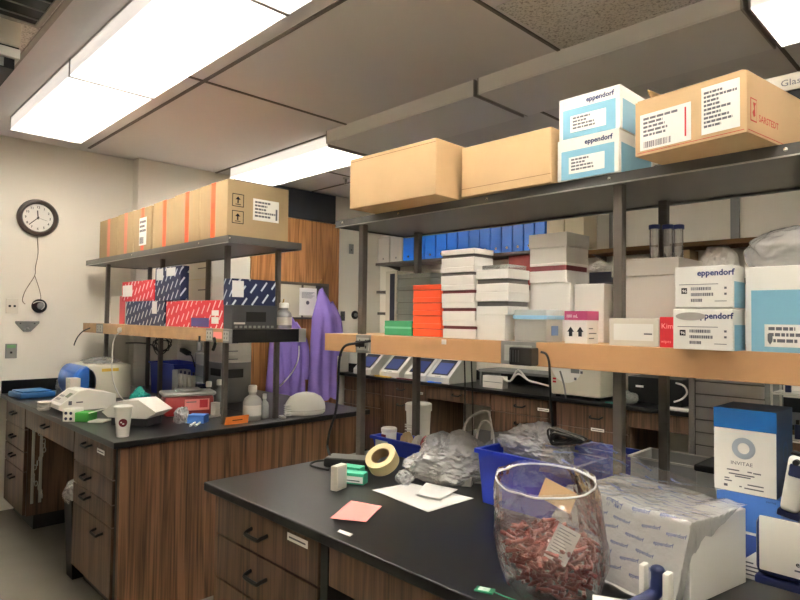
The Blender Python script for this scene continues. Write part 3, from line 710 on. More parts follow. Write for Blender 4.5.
# stack B on a white box
yb = 1.655
r, W, D, H, F, G = pb('lidded_box', 'white lidded box at the bottom of the second white stack', 'box', 477, 505, 514, 315, yb, ZL, 'fz_white', 'white lidded boxes on the front ledge')
MB().b(-W / 2 - .002, W / 2 + .002, -D / 2 - .002, D / 2 + .002, H * .52, H + .0005).done('lid', M['fz_white'], r)
z = ZL + H + .0008; top = zt_(490, 268, yb); h = (top - z) / 2
for i in range(2): z = freezer(['lower', 'upper'][i] + ' white freezer box in the shorter stack of two on the lidded box', 476, 508, 529, yb, z + .0003, h * .36, h * .2, h * .40, 'fz_white', 'band_grey', 'white freezer boxes on the front ledge')
x0, x1, dd, _ = px_box(480, 507, 526, 300, yb, z, .1)
tag(MB().b(x0, x1, yb + .01, yb + dd, z + .0006, z + .016, .001).done('plastic_plate', M['clear_plastic']), 'clear plastic plate lying on the shorter white stack', 'plate')
# big white boxes and stack C
yc = 1.80
r, W, D, H, F, G = pb('white_carton', 'tall plain white carton under the grey lidded box', 'box', 530, 570, 576, 282, yc, ZL, 'fz_white', 'tall white cartons on the front ledge')
zc_ = ZL + H
pb('white_carton', 'tall plain white carton right of the one under the grey lidded box', 'box', 574, 604, 0, 283.5, yc + .02, ZL, 'fz_white', 'tall white cartons on the front ledge', d=.14)
z = freezer('white freezer box with red and grey dividers under the grey lidded box', 530, 566, 588, yc, zc_ + .0005, .034, .014, .0, 'fz_white', 'band_red', 'white freezer boxes on the front ledge') if False else zc_ + .0005
x0, x1, dd, _ = px_box(529.5, 566, 588, 300, yc - .005, z, .12)
yq = yc - .005
def stk(name, label, z0, z1, m, parts):
    W, Dd = (x1 - x0) / 2, min(dd, .26) / 2
    r = thing(name, label, 'freezer box', ((x0 + x1) / 2, yq + Dd, z0), 0, 'white freezer boxes on the front ledge')
    for pn, a, b_, pm, e in parts: MB().b(-W - e, W + e, -Dd - e, Dd + e, (z1 - z0) * a + .0001, (z1 - z0) * b_, .001).done(pn, M[pm], r)
    return z1
zz1, zz2 = zt_(548, 263, yq), zt_(548, 233.5, yq)
stk('freezer_box', 'white freezer box with red and grey dividers under the grey lidded box', z, zz1, 'fz_white', [('base', 0, .60, 'fz_white', 0), ('divider_grid', .60, .86, 'band_red', -.003), ('lid', .86, 1, 'fz_white', 0)])
stk('lidded_box', 'grey white lidded box on top of the widest stack', zz1 + .0004, zz2, 'fz_grey', [('base', 0, .52, 'fz_grey', 0), ('lid', .52, 1, 'fz_grey', .003)])
# tub with a light blue lid
r, W, D, H, F, G = pb('plastic_tub', 'small white plastic tub with a light blue rim beside the pink topped carton', 'tub', 514, 546, 563, 309.5, 1.655, ZL, 'frosted', part='tub', bev=.004)
MB().b(-W / 2 - .003, W / 2 + .003, -D / 2 - .003, D / 2 + .003, H * .70, H * .82, .001).done('rim', mat('rim_blue', (150, 196, 226), .4), r)
MB().b(-W / 2 + .006, W / 2 - .006, -D / 2 + .006, D / 2 - .006, .003, H * .6).done('contents', M['fz_white'], r)
MB().rect(G, D * .3, D * .7, H * .2, H * .5, .0008).done('blue_patch', mat('patch_blue', (110, 140, 190), .5), r)
# pink topped carton with arrows
r, W, D, H, F, G = pb('glove_carton', 'small white carton with a magenta top band and two black arrows', 'box', 564.5, 587, 598.5, 311, 1.66, ZL, 'white')
p = MB().rect(F, 0, W, H * .72, H, .0006).rect(G, 0, D, H * .72, H, .0006).done('magenta_band', M['pink_dark'], r)
text('100 mL', .013, M['paper'], F, p, 'lettering', W * .08, H * .80, bold=.01)
for c in (.28, .70):
    w_ = W * .15; MB().prism([(W * c - w_, H * .36), (W * c, H * .52), (W * c + w_, H * .36), (W * c + w_ * .5, H * .36), (W * c + w_ * .5, H * .22), (W * c - w_ * .5, H * .22), (W * c - w_ * .5, H * .36)], 0, .0007, 'Z', F).done('arrow', M['ink_dark'], r)
MB().rect(G, D * .15, D * .6, H * .15, H * .18).rect(G, D * .15, D * .8, H * .3, H * .33).rect(G, D * .15, D * .5, H * .45, H * .48).done('printed_lines', M['ink'], r)
# white blank box, red box, big white box
r, W, D, H, F, G = pb('tip_box', 'low translucent white box in front of the grey post on the ledge', 'box', 609, 658.5, 0, 318.5, 1.655, ZL, 'offwhite', d=.055)
MB().rect(F, W * .1, W * .9, H * .2, H * .8, .0006).done('label', M['white'], r)
MB().rect(F @ Matrix.Translation((0, 0, .0007)), W * .72, W * .88, H * .42, H * .47, .0004).done('printed_lines', M['ink'], r)
r, W, D, H, F, G = pb('small_carton', 'small red carton with pale print next to the translucent white box', 'box', 659.5, 674, 0, 317, 1.66, ZL, 'red', d=.05)
text('Kim', .020, mat('red_pale', (250, 170, 170), .5), F, r, 'lettering', W * .12, H * .62); text('wipes', .012, M['red_pale'], F, r, 'lettering', W * .1, H * .15)
yw = 1.86
r, W, D, H, F, G = pb('white_carton', 'large white lidded carton carrying the three blue-capped tubes', 'box', 613, 678, 0, 257, yw, ZL, 'fz_white', 'tall white cartons on the front ledge', d=.19)
MB().b(-W / 2 - .004, W / 2 + .004, -D / 2 - .004, D / 2 + .004, H * .80, H + .001, .002).done('lid', M['fz_white'], r)
zw = ZL + H + .0015
for u, lb in ((654.5, 'leftmost blue-capped clear conical tube on the large white carton'), (668, 'middle blue-capped clear conical tube on the large white carton'), (678.5, 'rightmost blue-capped clear conical tube on the large white carton')):
    yy = yw + (.05 if u != 668 else .03); x = atx(u, yy); top = at(u, 225, 1, yy).z; hh = top - zw
    r = thing('conical_tube', lb, 'tube', (x, yy, zw), 0, 'blue-capped tubes')
    MB().lathe([(.0145, 0), (.0145, .002), (.0143, hh - .014)], 18).done('tube', M['clear_plastic'], r, True)
    MB().lathe([(.003, .004), (.011, .02), (.011, hh * .35)], 12).done('liquid', M['fz_grey'], r, True)
    MB().lathe([(.0172, hh - .0135), (.0172, hh - .001), (.016, hh)], 20).done('cap', M['navy_print'], r, True)
# two eppendorf boxes hanging over the ledge edge
def small_eppi(label, u0, u1, u2, v0, y, z0, blot):
    r, W, D, H, F, G = pb('tip_carton', label, 'box', u0, u1, u2, v0, y, z0, 'white', 'small white cartons stacked at the ledge edge')
    MB().rect(G, D * .12, D, .0, H * .62).done('blue_panel', M['eppi_blue'], r)
    text('eppendorf', .0205, M['navy_print'], F, r, 'lettering', W * .40, H * .77, bold=.03)
    if blot: MB().prism([(W * .05 + W * .26 * (1 + math.cos(a)), H * .82 + H * .1 * math.sin(a)) for a in [k * PI / 10 for k in range(20)]], .0009, .0014, 'Z', F).done('grey_smear', mat('smear', (178, 172, 164), .7), r)
    MB().rect(F, W * .08, W * .76, H * .555, H * .57).done('printed_line', M['ink'], r)
    MB().rect(F, W * .12, W * .22, H * .34, H * .48).done('number_tile', M['ink_dark'], r)
    text('96', .011, M['paper'], F, r, 'lettering', W * .135, H * .37, t=.001, bold=.02)
    q = MB(); rnd = random.Random(4)
    for zz, e in ((.42, .64), (.28, .66), (.14, .46)):
        c = W * .29
        while c < W * e: k = c + W * (.01 + .02 * rnd.random()); q.rect(F, c, k, H * zz, H * (zz + .075)); c = k + W * .008
    for zz in (.44, .30): q.rect(F, W * .86, W * .90, H * zz, H * (zz + .05))
    q.rect(F, W * .7, W * .9, H * .15, H * .165)
    q.done('printed_lines', M['ink'], r)
    return ZL + H
ye = 1.60
zb2 = zt_(703, 308.5, ye)
small_eppi('lower small white carton with a grey smear over its lettering, hanging over the ledge', 673, 733, 745, 309, ye, ZL, True)
ztop = zt_(703, 264.5, ye)
r = small_eppi('upper small white carton with blue side on the pair hanging over the ledge', 675, 733, 745, 264.5, ye, zb2 + .002, False)
# large blue carton
yl = 1.655
r, W, D, H, F, G = pb('tube_carton', 'large light blue and white carton at the right end of the ledge', 'box', 745.5, 880, 0, 261, yl, ZL, 'white', d=.3)
p = MB().rect(F, W * .05, W, .0, H * .72).done('blue_panel', M['eppi_blue'], r)
l = plabel(p, F @ Matrix.Translation((0, 0, .0007)), W * .16, W * .62, H * .06, H * .32, 3, seed=21)
t_ = MB().prism([(W * .185, H * .21), (W * .225, H * .21), (W * .225, H * .13), (W * .205, H * .085), (W * .185, H * .13)], .0016, .002, 'Z', F).done('tube_drawing', M['ink'], l)
zbag = ZL + H + .001
xb_ = atx(812, 1.76)
def add_on(o, words, n, size, m, seed, zf=(0, 1)):
    "lettering laid on a film: each word dropped on to the nearest surface towards the camera side (-y)"
    bt = BVHTree.FromPolygons([v.co.copy() for v in o.data.vertices], [tuple(p.vertices) for p in o.data.polygons])
    rnd = random.Random(seed); xs_ = [v.co.x for v in o.data.vertices]; zs = [v.co.z for v in o.data.vertices]
    return bt, rnd, min(xs_), max(xs_), min(zs), max(zs)
def word_mesh(o, items, m, name='lettering', direction=(0, 1, 0)):
    "items: (word, x, z, size, tilt) in the object's own axes"
    bt = BVHTree.FromPolygons([v.co.copy() for v in o.data.vertices], [tuple(p.vertices) for p in o.data.polygons])
    d = Vector(direction).normalized(); bm = bmesh.new(); up = Vector((0, 0, 1)); rx = d.cross(up).normalized() if abs(d.z) < .95 else Vector((1, 0, 0)); uy = rx.cross(d).normalized()
    for w, x, z, s_, a in items:
        t = text(w, s_, m, Matrix(), None); me = t.data
        R2 = Matrix.Rotation(a, 2)
        n0 = len(bm.verts); vs = []
        ok = True
        for v in me.vertices:
            q = R2 @ Vector((v.co.x, v.co.y)); base = rx * (x + q.x) + uy * (z + q.y)
            h = bt.ray_cast(base - d * 2, d)
            if h[0] is None: ok = False; break
            vs.append(h[0] - d * .0012)
        if ok:
            V = [bm.verts.new(c) for c in vs]
            for p in me.polygons:
                try: bm.faces.new([V[i] for i in p.vertices])
                except ValueError: pass
        bpy.data.objects.remove(t); bpy.data.meshes.remove(me)
    me = bpy.data.meshes.new(name); bm.to_mesh(me); bm.free(); me.materials.append(m)
    q = bpy.data.objects.new(name, me); COL.objects.link(q); q.parent = o; return q
o = crumple('padding_bag', 'clear bubble wrap bag with blue print on the large light blue carton', 'plastic bag', (xb_, 1.80, zbag), .155, .12, .075, 'film_milky', 12, sub=5, amp=.12, flat=.5, smooth=True)
word_mesh(o, [('eppendorf', -.09, .085, .02, .3), ('eppendorf', -.115, .03, .018, -1.0), ('eppendorf', -.0, .055, .02, .2), ('eppendorf', -.03, .10, .018, .4)], M['navy_print'])
# ------------------------------------------------------------------ wall shelf: binders and goods
yb_ = 4.735; zsh = 2.1955
us = [402 + i * (545 - 402) / 13 for i in range(14)]
first = None
pos = ['blue binder at the left end of the wall shelf row'] + ['%s blue binder from the left on the wall shelf' % k for k in ('second', 'third', 'fourth', 'fifth', 'sixth', 'seventh', 'eighth', 'ninth', 'tenth', 'eleventh', 'twelfth')] + ['blue binder at the right end of the wall shelf row, beside the cream binders']
def binder(label, u0, u1, m, h, group, dot):
    x0, x1 = atx(u0, yb_), atx(u1, yb_) - .006; W = x1 - x0
    r = thing('binder', label, 'binder', ((x0 + x1) / 2, yb_, zsh), 0, group)
    MB().b(-W / 2, W / 2, .0, .24, 0, h, .006).done('cover', M[m], r)
    MB().cyl((0, -.001, .045), (0, .004, .045), .012, n=14).done('finger_ring', M[dot], r)
    return r
for i in range(13): binder(pos[i], us[i], us[i + 1], 'binder_blue', .29 + .006 * (i % 3), 'blue binders', 'bolt')
binder('cream binder directly right of the blue binders', 546, 564, 'cream', .31, 'cream binders', 'black'); binder('cream binder second from the blue binders', 564.5, 584, 'cream', .31, 'cream binders', 'grey_mid')
binder('pale grey binder at the left end of the wall shelf, by the wall corner', 376.5, 388.5, 'fz_grey', .30, 'grey binders', 'grey_mid'); binder('pale grey binder directly left of the blue binders', 389, 401.5, 'fz_grey', .30, 'grey binders', 'grey_mid')
def on_low(name, label, cat, u0, u1, vt, m, y=4.78, d=.18, z=1.8705):
    x0, x1 = atx(u0, y), atx(u1, y); return box_thing(name, label, cat, x0, x1, y, y + d, z, at((u0 + u1) / 2, vt, 1, y).z, M[m])
on_low('storage_box', 'dark red box on the wall shelf under the blue binders', 'box', 508, 529, 254, 'red_dark')
on_low('storage_box', 'dark blue grey box on the wall shelf right of the grey lidded box', 'box', 589, 611, 272, 'slot_navy')
r = on_low('storage_box', 'pale carton on the wall shelf below the brown shelf, right of the three tubes', 'box', 676, 690, 250, 'kraft_grey')
crumple('cloth_bundle', 'white cloth bundle on the wall shelf right of the three tubes', 'cloth', (atx(718, 4.85), 4.87, 1.8705), .11, .085, .16, 'fz_white', 9, amp=.3, flat=.4)
crumple('cloth_bundle', 'white crumpled cloth on the dark blue box on the wall shelf', 'cloth', (atx(600, 4.86), 4.87, at(600, 272, 1, 4.78).z + .001), .1, .08, .05, 'fz_white', 5, amp=.3, flat=.4)
# ------------------------------------------------------------------ front bench goods
ZT0 = ZB + .0006
def on_bench(u, v): return at(u, v, 2, ZB)
def cable(name, label, pts, r, m, cat='cable', group=None):
    return tag(MB().tube(pts, r, 7, 5).done(name, M[m], None, True), label, cat, group)
# power adapter and cable to the ledge outlet
a = on_bench(345, 467)
r = thing('power_adapter', 'black power adapter lying at the left corner of the front bench beneath the ledge', 'power adapter', (-1.975, 1.645, ZT0), .55)
MB().b(-.095, .095, -.05, .05, 0, .04, .012).done('housing', M['black'], r, True)
MB().b(-.085, .085, -.042, .042, .0403, .0415, .0).done('top_plate', mat('adapter_top', (96, 96, 98), .35), r)
MB().tube([(-.09, .0, .02), (-.14, -.02, .015), (-.15, -.05, .006), (-.10, -.08, .005), (-.05, -.10, .005)], .0045, 7, 4).done('lead', M['black'], r, True)
cable('power_cable', 'black power cable hanging from the left ledge outlet to the adapter',
      [at(370, 341, 1, LY - .03), at(357, 343, 1, LY - .045), at(345, 346, 1, LY - .04), at(339.5, 358, 1, LY - .03), at(338, 385, 1, LY - .03), at(336, 410, 1, LY - .03), at(330, 430, 1, LY - .03), at(327.5, 445, 1, LY - .01), at(330, 456, 1, 1.60)], .0055, 'black')
r = thing('power_plug', 'black plug in the left outlet of the front ledge', 'plug', (atx(359, LY - .02), LY - .016, 1.443))
MB().b(-.016, .02, -.012, .012, -.013, .013, .004).done('body', M['black'], r, True)
# small boxes
def obox(name, label, cat, p, W, D, H, m, rz, group=None, part='box', bev=.0015):
    r = thing(name, label, cat, (p[0], p[1], ZT0), rz, group)
    MB().b(-W / 2, W / 2, -D / 2, D / 2, 0, H, bev).done(part, M[m], r)
    return r, frame((-W / 2, -D / 2, 0), (1, 0, 0), (0, 0, 1)), frame((W / 2, -D / 2, 0), (0, 1, 0), (0, 0, 1))
r, F, G = obox('pill_carton', 'small white upright carton beside the mint green boxes', 'box', (-1.738, 1.405), .028, .062, .088, 'offwhite', .25)
MB().rect(G, .008, .054, .01, .08, .0006).done('label', M['fz_grey'], r)
r, F, G = obox('slide_box', 'flat mint green box behind the printed mint green box', 'box', (-1.86, 1.575), .085, .05, .035, 'green_mint', .35, 'mint green boxes')
r, F, G = obox('slide_box', 'mint green box with a white printed front', 'box', (-1.762, 1.502), .09, .045, .042, 'green_mint', .45, 'mint green boxes')
l = MB().rect(F, .012, .088, .006, .03, .0006).done('label', M['paper'], r); MB().rect(F @ Matrix.Translation((0, 0, .0006)), .02, .075, .012, .016, .0004).done('printed_lines', M['ink'], l)
# masking tape roll lying tilted
r = thing('tape_roll', 'roll of pale masking tape on the front bench', 'tape', (-1.77, 1.652, ZT0), .35)
A = Matrix.Translation((0, 0, .0635)) @ Matrix.Rotation(math.radians(-6), 4, 'Y') @ Matrix.Rotation(math.radians(38), 4, 'X')
def ring(ri, ro, h, n=40):
    q = MB(); P = [(ri, -h / 2), (ro, -h / 2), (ro, h / 2), (ri, h / 2)]
    R = [[q.bm.verts.new(A @ Vector((a * math.cos(2 * PI * k / n), a * math.sin(2 * PI * k / n), z))) for k in range(n)] for a, z in P]
    for i in range(4):
        for k in range(n): q.bm.faces.new((R[i][k], R[i][(k + 1) % n], R[(i + 1) % 4][(k + 1) % n], R[(i + 1) % 4][k]))
    return q
ring(.039, .064, .048).done('tape', M['masking'], r, True)
ring(.036, .0388, .047).done('core', M['masking_core'], r, True)
# sheets
def sheet(name, label, cat, px, m, dz=0, group=None, curl=0.0, seed=1):
    P = [on_bench(*q) for q in px]; q = MB(); rnd = Vector((seed, seed * 2, 0))
    c = sum(P, Vector()) / 4
    def fn(i, j):
        p = (P[0] * (1 - i) + P[1] * i) * (1 - j) + (P[3] * (1 - i) + P[2] * i) * j
        e = max(abs(i - .5), abs(j - .5)) * 2
        return Vector((p.x - c.x, p.y - c.y, .0004 + dz + curl * (e ** 4) * (.5 + .5 * noise.noise(p * 9 + rnd))))
    q.grid(fn, 14, 14); o = q.done(name, M[m], None, True, (c.x, c.y, ZT0))
    md = o.modifiers.new('thickness', 'SOLIDIFY'); md.thickness = .0006; md.offset = 1
    return tag(o, label, cat, group)
mat('paper_print', (240, 238, 234), .7)
o = sheet('paper_sheet', 'large white printed sheet under the smaller white papers on the front bench', 'paper', [(372, 491), (428, 513), (474, 499), (410, 484)], 'paper_print', 0, 'white papers', .004)
o = sheet('paper_sheet', 'small blank white sheet lying on the large printed sheet', 'paper', [(415, 497), (440, 502), (458, 492), (426, 485)], 'paper', .006, 'white papers', .004, 3)
sheet('sticky_note', 'pink square paper near the front bench edge', 'paper', [(330, 520), (366, 524.5), (382, 507), (351, 502.5)], 'pink', 0, None, .008, 6)
o = sheet('label_strip', 'tiny white label stuck near the pink paper', 'label', [(337, 532), (350, 537), (353, 534.5), (340, 530)], 'paper', 0, None, 0)
# blue bins
def bin_(name, label, c, W, D, H, rz, m='bin_blue', group=None, taper=.012, t=.004, lab=False, cat='bin'):
    r = thing(name, label, cat, (c[0], c[1], ZT0), rz, group); w, d = W / 2, D / 2; b = MB()
    def wall(p): # outer bottom -> outer top -> inner top -> inner bottom
        pass
    n = 4; co_ = [(-1, -1), (1, -1), (1, 1), (-1, 1)]
    prof = [(-taper, 0, 0), (0, H, 0), (.008, H, 0), (.008, H - .012, 0), (.0, H - .012, 0)]
    def ringv(off, z): return [b.bm.verts.new((sx * (w + off), sy * (d + off), z)) for sx, sy in co_]
    R = [ringv(-taper, 0), ringv(0, H - .014), ringv(.010, H - .014), ringv(.010, H), ringv(-t, H), ringv(-taper - t, t)]
    for i in range(5):
        for k in range(4): b.bm.faces.new((R[i][k], R[i][(k + 1) % 4], R[i + 1][(k + 1) % 4], R[i + 1][k]))
    b.bm.faces.new(R[0][::-1]); b.bm.faces.new(R[5])
    b.done('bin', M[m], r)
    if lab: MB().rect(frame((-w, -d - .001, 0), (1, 0, 0), (0, 0, 1)), W * .06, W * .3, H * .15, H * .8, .001).done('label', M['fz_grey'], r)
    return r
bx0, bx1 = -1.293, -.93
bin_('storage_bin', 'large blue plastic bin full of clear bags on the front bench', ((bx0 + bx1) / 2, 1.655 + .10), bx1 - bx0 - .0, .19, .185, 0, group='blue plastic bins')
bin_('storage_bin', 'small blue plastic bin with a pale label behind the tape roll', (-1.955, 1.985), .345, .125, .075, .0, group='blue plastic bins', lab=True)
bin_('storage_bin', 'blue plastic bin behind the clear tub by the right post', (-1.125, 2.30), .22, .12, .12, 0, group='blue plastic bins')
crumple('plastic_bag', 'crumpled clear plastic bags spilling from the large blue bin', 'plastic bag', (-1.12, 1.75, ZT0 + .125), .130, .060, .070, 'film', 31, sub=5, amp=.32, flat=.5, freq=2.6, tent=.3)
crumple('plastic_bag', 'dark blue wrapped item inside the large blue bin', 'plastic bag', (-1.0, 1.77, ZT0 + .02), .05, .04, .05, 'purple_dark', 33, amp=.2, flat=.3)
for i, (x, y, m_, l) in enumerate(((-1.965, 1.985, 'kraft', 'crumpled tan wrapper in the small blue bin'), (-1.89, 1.985, 'fz_grey', 'crumpled grey wrapper in the small blue bin'), (-1.84, 1.985, 'maroon', 'crumpled dark red wrapper in the small blue bin'))):
    crumple('wrapper', l, 'wrapper', (x, y, ZT0 + .008), .028, .032, .055, m_, 40 + i, amp=.35, flat=.4, sub=3)
# clear bag holding tube racks
o = crumple('plastic_bag', 'clear plastic bag with white tubes inside, in the middle of the front bench', 'plastic bag', (-1.525, 1.80, ZT0), .165, .11, .085, 'film', 17, sub=5, amp=.30, flat=.75, freq=2.4, rz=.5, tent=.38)
crumple('plastic_bag', 'small crumpled clear bag beside the tape roll', 'plastic bag', (-1.625, 1.635, ZT0), .035, .03, .03, 'film', 19, amp=.35, flat=.6)
for i in range(6):
    x, y = -1.60 + .030 * i, 1.775 + .018 * ((i * 7) % 3)
    q = MB().cyl((0, 0, .012), (0, 0, .085), .010, .012, 10); q.cyl((0, 0, .085), (0, 0, .098), .0135, None, 10)
    tag(q.done('sample_tube', M['fz_white'], None, True, (x, y, ZT0 - .011)), 'white capped tube seen through the clear bag in the middle of the bench', 'tube', 'white tubes in the clear bag')
r, F, G = obox('tube_rack', 'white tube rack seen through the clear bag in the middle of the front bench', 'rack', (-1.49, 1.845), .17, .05, .06, 'white', .5)
for k in range(5): MB().cyl((-.065 + .0325 * k, 0, .0605), (-.065 + .0325 * k, 0, .068), .0115, n=12).done('tube_cap', M['fz_white'], r)
r, F, G = obox('tube_rack', 'pale grey tube rack seen through the clear bag behind the white papers', 'rack', (-1.475, 1.785), .09, .045, .05, 'fz_grey', .5)
# white bucket, round tub, looped tubing
c = (-2.03, 2.20)
r = thing('bucket', 'white plastic bucket with a lid beside the left rear post', 'bucket', (-2.085, 2.19, ZT0))
MB().lathe([(.055, 0), (.062, .17)], 28).done('pail', M['plastic_white'], r, True)
MB().lathe([(.067, .1705), (.067, .203), (.062, .207), (.05, .207)], 28).done('lid', M['plastic_white'], r, True)
q = MB()
for z in (.06, .075, .09, .10): q.prism([(-.03, z), (.03, z), (.03, z + .006), (-.03, z + .006)], -.066, -.060)
q.done('printed_lines', M['fz_grey'], r)
r = thing('round_tub', 'small white round tub with a red print standing in the small blue bin', 'tub', (-2.082, 1.985, ZT0 + .006))
MB().lathe([(.033, 0), (.036, .085)], 24).done('tub', M['plastic_white'], r, True); MB().lathe([(.038, .0855), (.038, .10), (.033, .104)], 24).done('lid', M['offwhite'], r, True)
MB().prism([(-.014, .05), (.014, .05), (.014, .075), (-.014, .075)], -.0375, -.0335).done('red_print', M['maroon'], r)
P = [at(462, 440, 1, 2.1), at(464, 428, 1, 2.1), at(472, 416, 1, 2.11), at(486, 411, 1, 2.12), at(490, 418, 1, 2.13), at(492, 436, 1, 2.14), at(490, 446, 1, 2.14)]
P[0].z = ZT0 + .005; P[-1].z = ZT0 + .005
cable('looped_tubing', 'stiff white tubing loop standing behind the clear bag', P, .005, 'fz_white')
P = [at(472, 436, 1, 2.0), at(480, 425, 1, 2.0), at(492, 428, 1, 2.0), at(496, 440, 1, 2.0)]
P[0].z = P[-1].z = ZT0 + .004
cable('looped_tubing', 'short grey white tubing loop in front of the taller loop', P, .004, 'fz_white')
crumple('grey_pouch', 'grey cloth pouch behind the large blue bin', 'pouch', (-1.50, 2.08, ZT0), .09, .07, .08, 'grey_mid', 51, amp=.15, flat=.4)
# black cable bundle on the clear film
pts = []
rnd = random.Random(5)
cc = at(563, 441, 1, 1.575)
for k in range(34):
    a = k * 2.1; q = .032 + .016 * math.sin(k * 1.3)
    pts.append((q * 1.5 * math.cos(a), .012 * math.sin(k * .9), .028 + q * .62 * math.sin(a) * .9 - .0))
o = MB().tube(pts, .0035, 6, 5); o = o.done('cable_bundle', M['black'], None, True, (cc.x, cc.y, ZT0 + .17)); tag(o, 'tied bundle of black cable lying on the clear bags in the large blue bin', 'cable')
zmin = min(v.co.z for v in o.data.vertices); o.location.z = cc.z - .018
# zip bag of red tubes
BX, BY = -.775, 1.245
def R_(t, a):
    base = .094 + .036 * math.sin(min(t * 2.2, 1) * PI / 2) - .012 * max(0, t - .45) / .55
    return base * (1 + .06 * noise.noise(Vector((math.cos(a) * 1.5, math.sin(a) * 1.5, t * 3))) + .035 * noise.noise(Vector((math.cos(a) * 5, math.sin(a) * 5, t * 6))))
HB = .262
SK = lambda t: .030 * (1 - t) ** 1.2
def bagp(i, j):
    a = 2 * PI * i; t = j
    rr = R_(t, a); z = HB * t
    zz = z + (t ** 3) * (.016 * math.sin(a) + .008 * noise.noise(Vector((math.cos(a) * 2, math.sin(a) * 2, 5))))
    return Vector((rr * 1.02 * math.cos(a) + SK(t), rr * (.86 - .08 * t) * math.sin(a), zz + .0005))
r = thing('zip_bag', 'open clear zip bag of red tubes standing at the front of the bench', 'plastic bag', (BX, BY, ZT0), math.radians(0))
q = MB(); q.grid(bagp, 60, 22, wrap=True)
for v in q.bm.verts:
    t = v.co.z / HB
    cr = 1 - abs(noise.noise(Vector((v.co.x * 16, v.co.y * 16, v.co.z * 9)) + Vector((3, 1, 7)))) * 2
    cr2 = 1 - abs(noise.noise(v.co * 34)) * 2
    v.co += Vector((v.co.x, v.co.y, 0)).normalized() * (cr * .0055 + cr2 * .003) * (1 - .6 * max(0, t - .6) / .4)
q.prism([(.03 + .07 * math.cos(2 * PI * k / 24), .055 * math.sin(2 * PI * k / 24)) for k in range(24)], .0003, .0008, 'Z')
q.done('bag_film', M['film_clear'], r, False)
A = Matrix.Translation((.0, .062, .205)) @ Matrix.Rotation(.25, 4, 'Y') @ Matrix.Rotation(-.3, 4, 'X')
MB().b(-.045, .045, -.001, .001, -.025, .025, M=A).done('card_slip', M['kraft'], r)
q = MB(); q.tube([bagp(k / 48, .965) * 1.0 + Vector((0, 0, 0)) for k in range(49)], .0024, 6, 1); q.done('zip_seal', mat('seal', (232, 234, 236), .3), r, True)
F = frame((.045, -.072, .11), (.86, .5, 0), (0, -.1, 1))
l = MB().rect(F @ Matrix.Rotation(-.45, 4, 'Z'), 0, .05, 0, .085, .0008).done('paper_slip', M['paper'], r)
q = MB()
for k in range(10): q.rect(F @ Matrix.Rotation(-.45, 4, 'Z') @ Matrix.Translation((0, 0, .0008)), .005, .042 - .006 * (k % 3), .008 + k * .0075, .0095 + k * .0075, .0004)
q.done('printed_lines', M['ink'], l)
# the tubes: packed without touching
tube_me = None
placed = []; rnd = random.Random(11)
def segd(a, b):
    best = 9
    for s in (0, .5, 1):
        p = a[0].lerp(a[1], s)
        for u in (0, .5, 1):
            best = min(best, (p - b[0].lerp(b[1], u)).length)
    return best
q = MB(); q.lathe([(.0018, -.017), (.0042, -.008), (.0046, .010)], 9); q.lathe([(.0056, .0102), (.0056, .0165), (.0045, .0172)], 9)
t0 = q.done('sample_tube', M['tube_red'], None, True)
tl = 'small red capped tube in the pile inside the open clear zip bag'
tag(t0, tl, 'tube', 'red tubes in the zip bag'); cnt = 0
for k in range(16000):
    if cnt >= 290: break
    z = .012 + .150 * (rnd.random()); t = z / HB; rm = min(R_(t, 0), .13) - .024
    a = rnd.random() * 2 * PI; rr = math.sqrt(rnd.random()) * rm
    if z > .125 and rr > rm * (1 - (z - .125) / .04): continue
    c = Vector((rr * math.cos(a) + SK(t), rr * math.sin(a) * .82, z))
    d = Vector((rnd.gauss(0, 1), rnd.gauss(0, 1), rnd.gauss(0, .5))).normalized()
    s = (c - d * .017, c + d * .017)
    if min(s[0].z, s[1].z) < .007: continue
    if any((c - b[2]).length < .037 and segd(s, b) < .0118 for b in placed): continue
    placed.append((s[0], s[1], c))
    o = t0 if cnt == 0 else t0.copy()
    if cnt: COL.objects.link(o)
    o.rotation_mode = 'QUATERNION'; o.rotation_quaternion = d.to_track_quat('Z', 'Y'); o.location = Vector((BX, BY, ZT0)) + c; cnt += 1
# carton draped in printed padding film
r = thing('draped_carton', 'white carton under a drape of clear printed padding film, right of the zip bag', 'box', (-.652, 1.555, ZT0), math.radians(-11))
MB().b(-.176, .176, -.12, .12, 0, .178, .002).done('carton', M['white'], r)
def drape(i, j):
    over = .085 * max(0, 1 - j * 1.15) * (1 + .25 * noise.noise(Vector((j * 9, 2, 5))))
    x = -.21 + (.3875 + over) * i; y = -.19 + .315 * j
    hang = max(0, x - .1775); x = min(x, .1775)
    dx = max(0, abs(x) - .176); dy = max(0, -.122 - y)
    z = .181 + .010 * abs(noise.noise(Vector((x * 7, y * 5, 2)))) + .006 * max(0, noise.noise(Vector((x * 20, y * 8, 8))))
    ly = min(1, max(0, (-.118 - y) / .06)); lx = min(1, max(0, (-.177 - x) / .03))
    ripple = .012 * noise.noise(Vector((x * 16, y * 30, 3)))
    z = z * (1 - max(ly, lx)) + .012 * max(ly, lx) + abs(ripple) * 0
    if ly > 0 or lx > 0: z = max(z, .004)
    yo = y + (ripple * ly - .01 * ly); yo = min(yo, y if ly == 0 else -.124 - .0)
    z = max(.004, z - hang)
    return Vector((x - .006 * lx + ripple * lx + (abs(ripple) * min(1, hang * 30) if hang else 0) + .0008, yo if ly > 0 else y, z))
q = MB(); q.grid(drape, 70, 56)
o = q.done('padding_film', M['film_milky'], r, True)
bt = None
items = []; rnd = random.Random(3)
bmw = bmesh.new(); btree = BVHTree.FromPolygons([v.co.copy() for v in o.data.vertices], [tuple(p.vertices) for p in o.data.polygons])
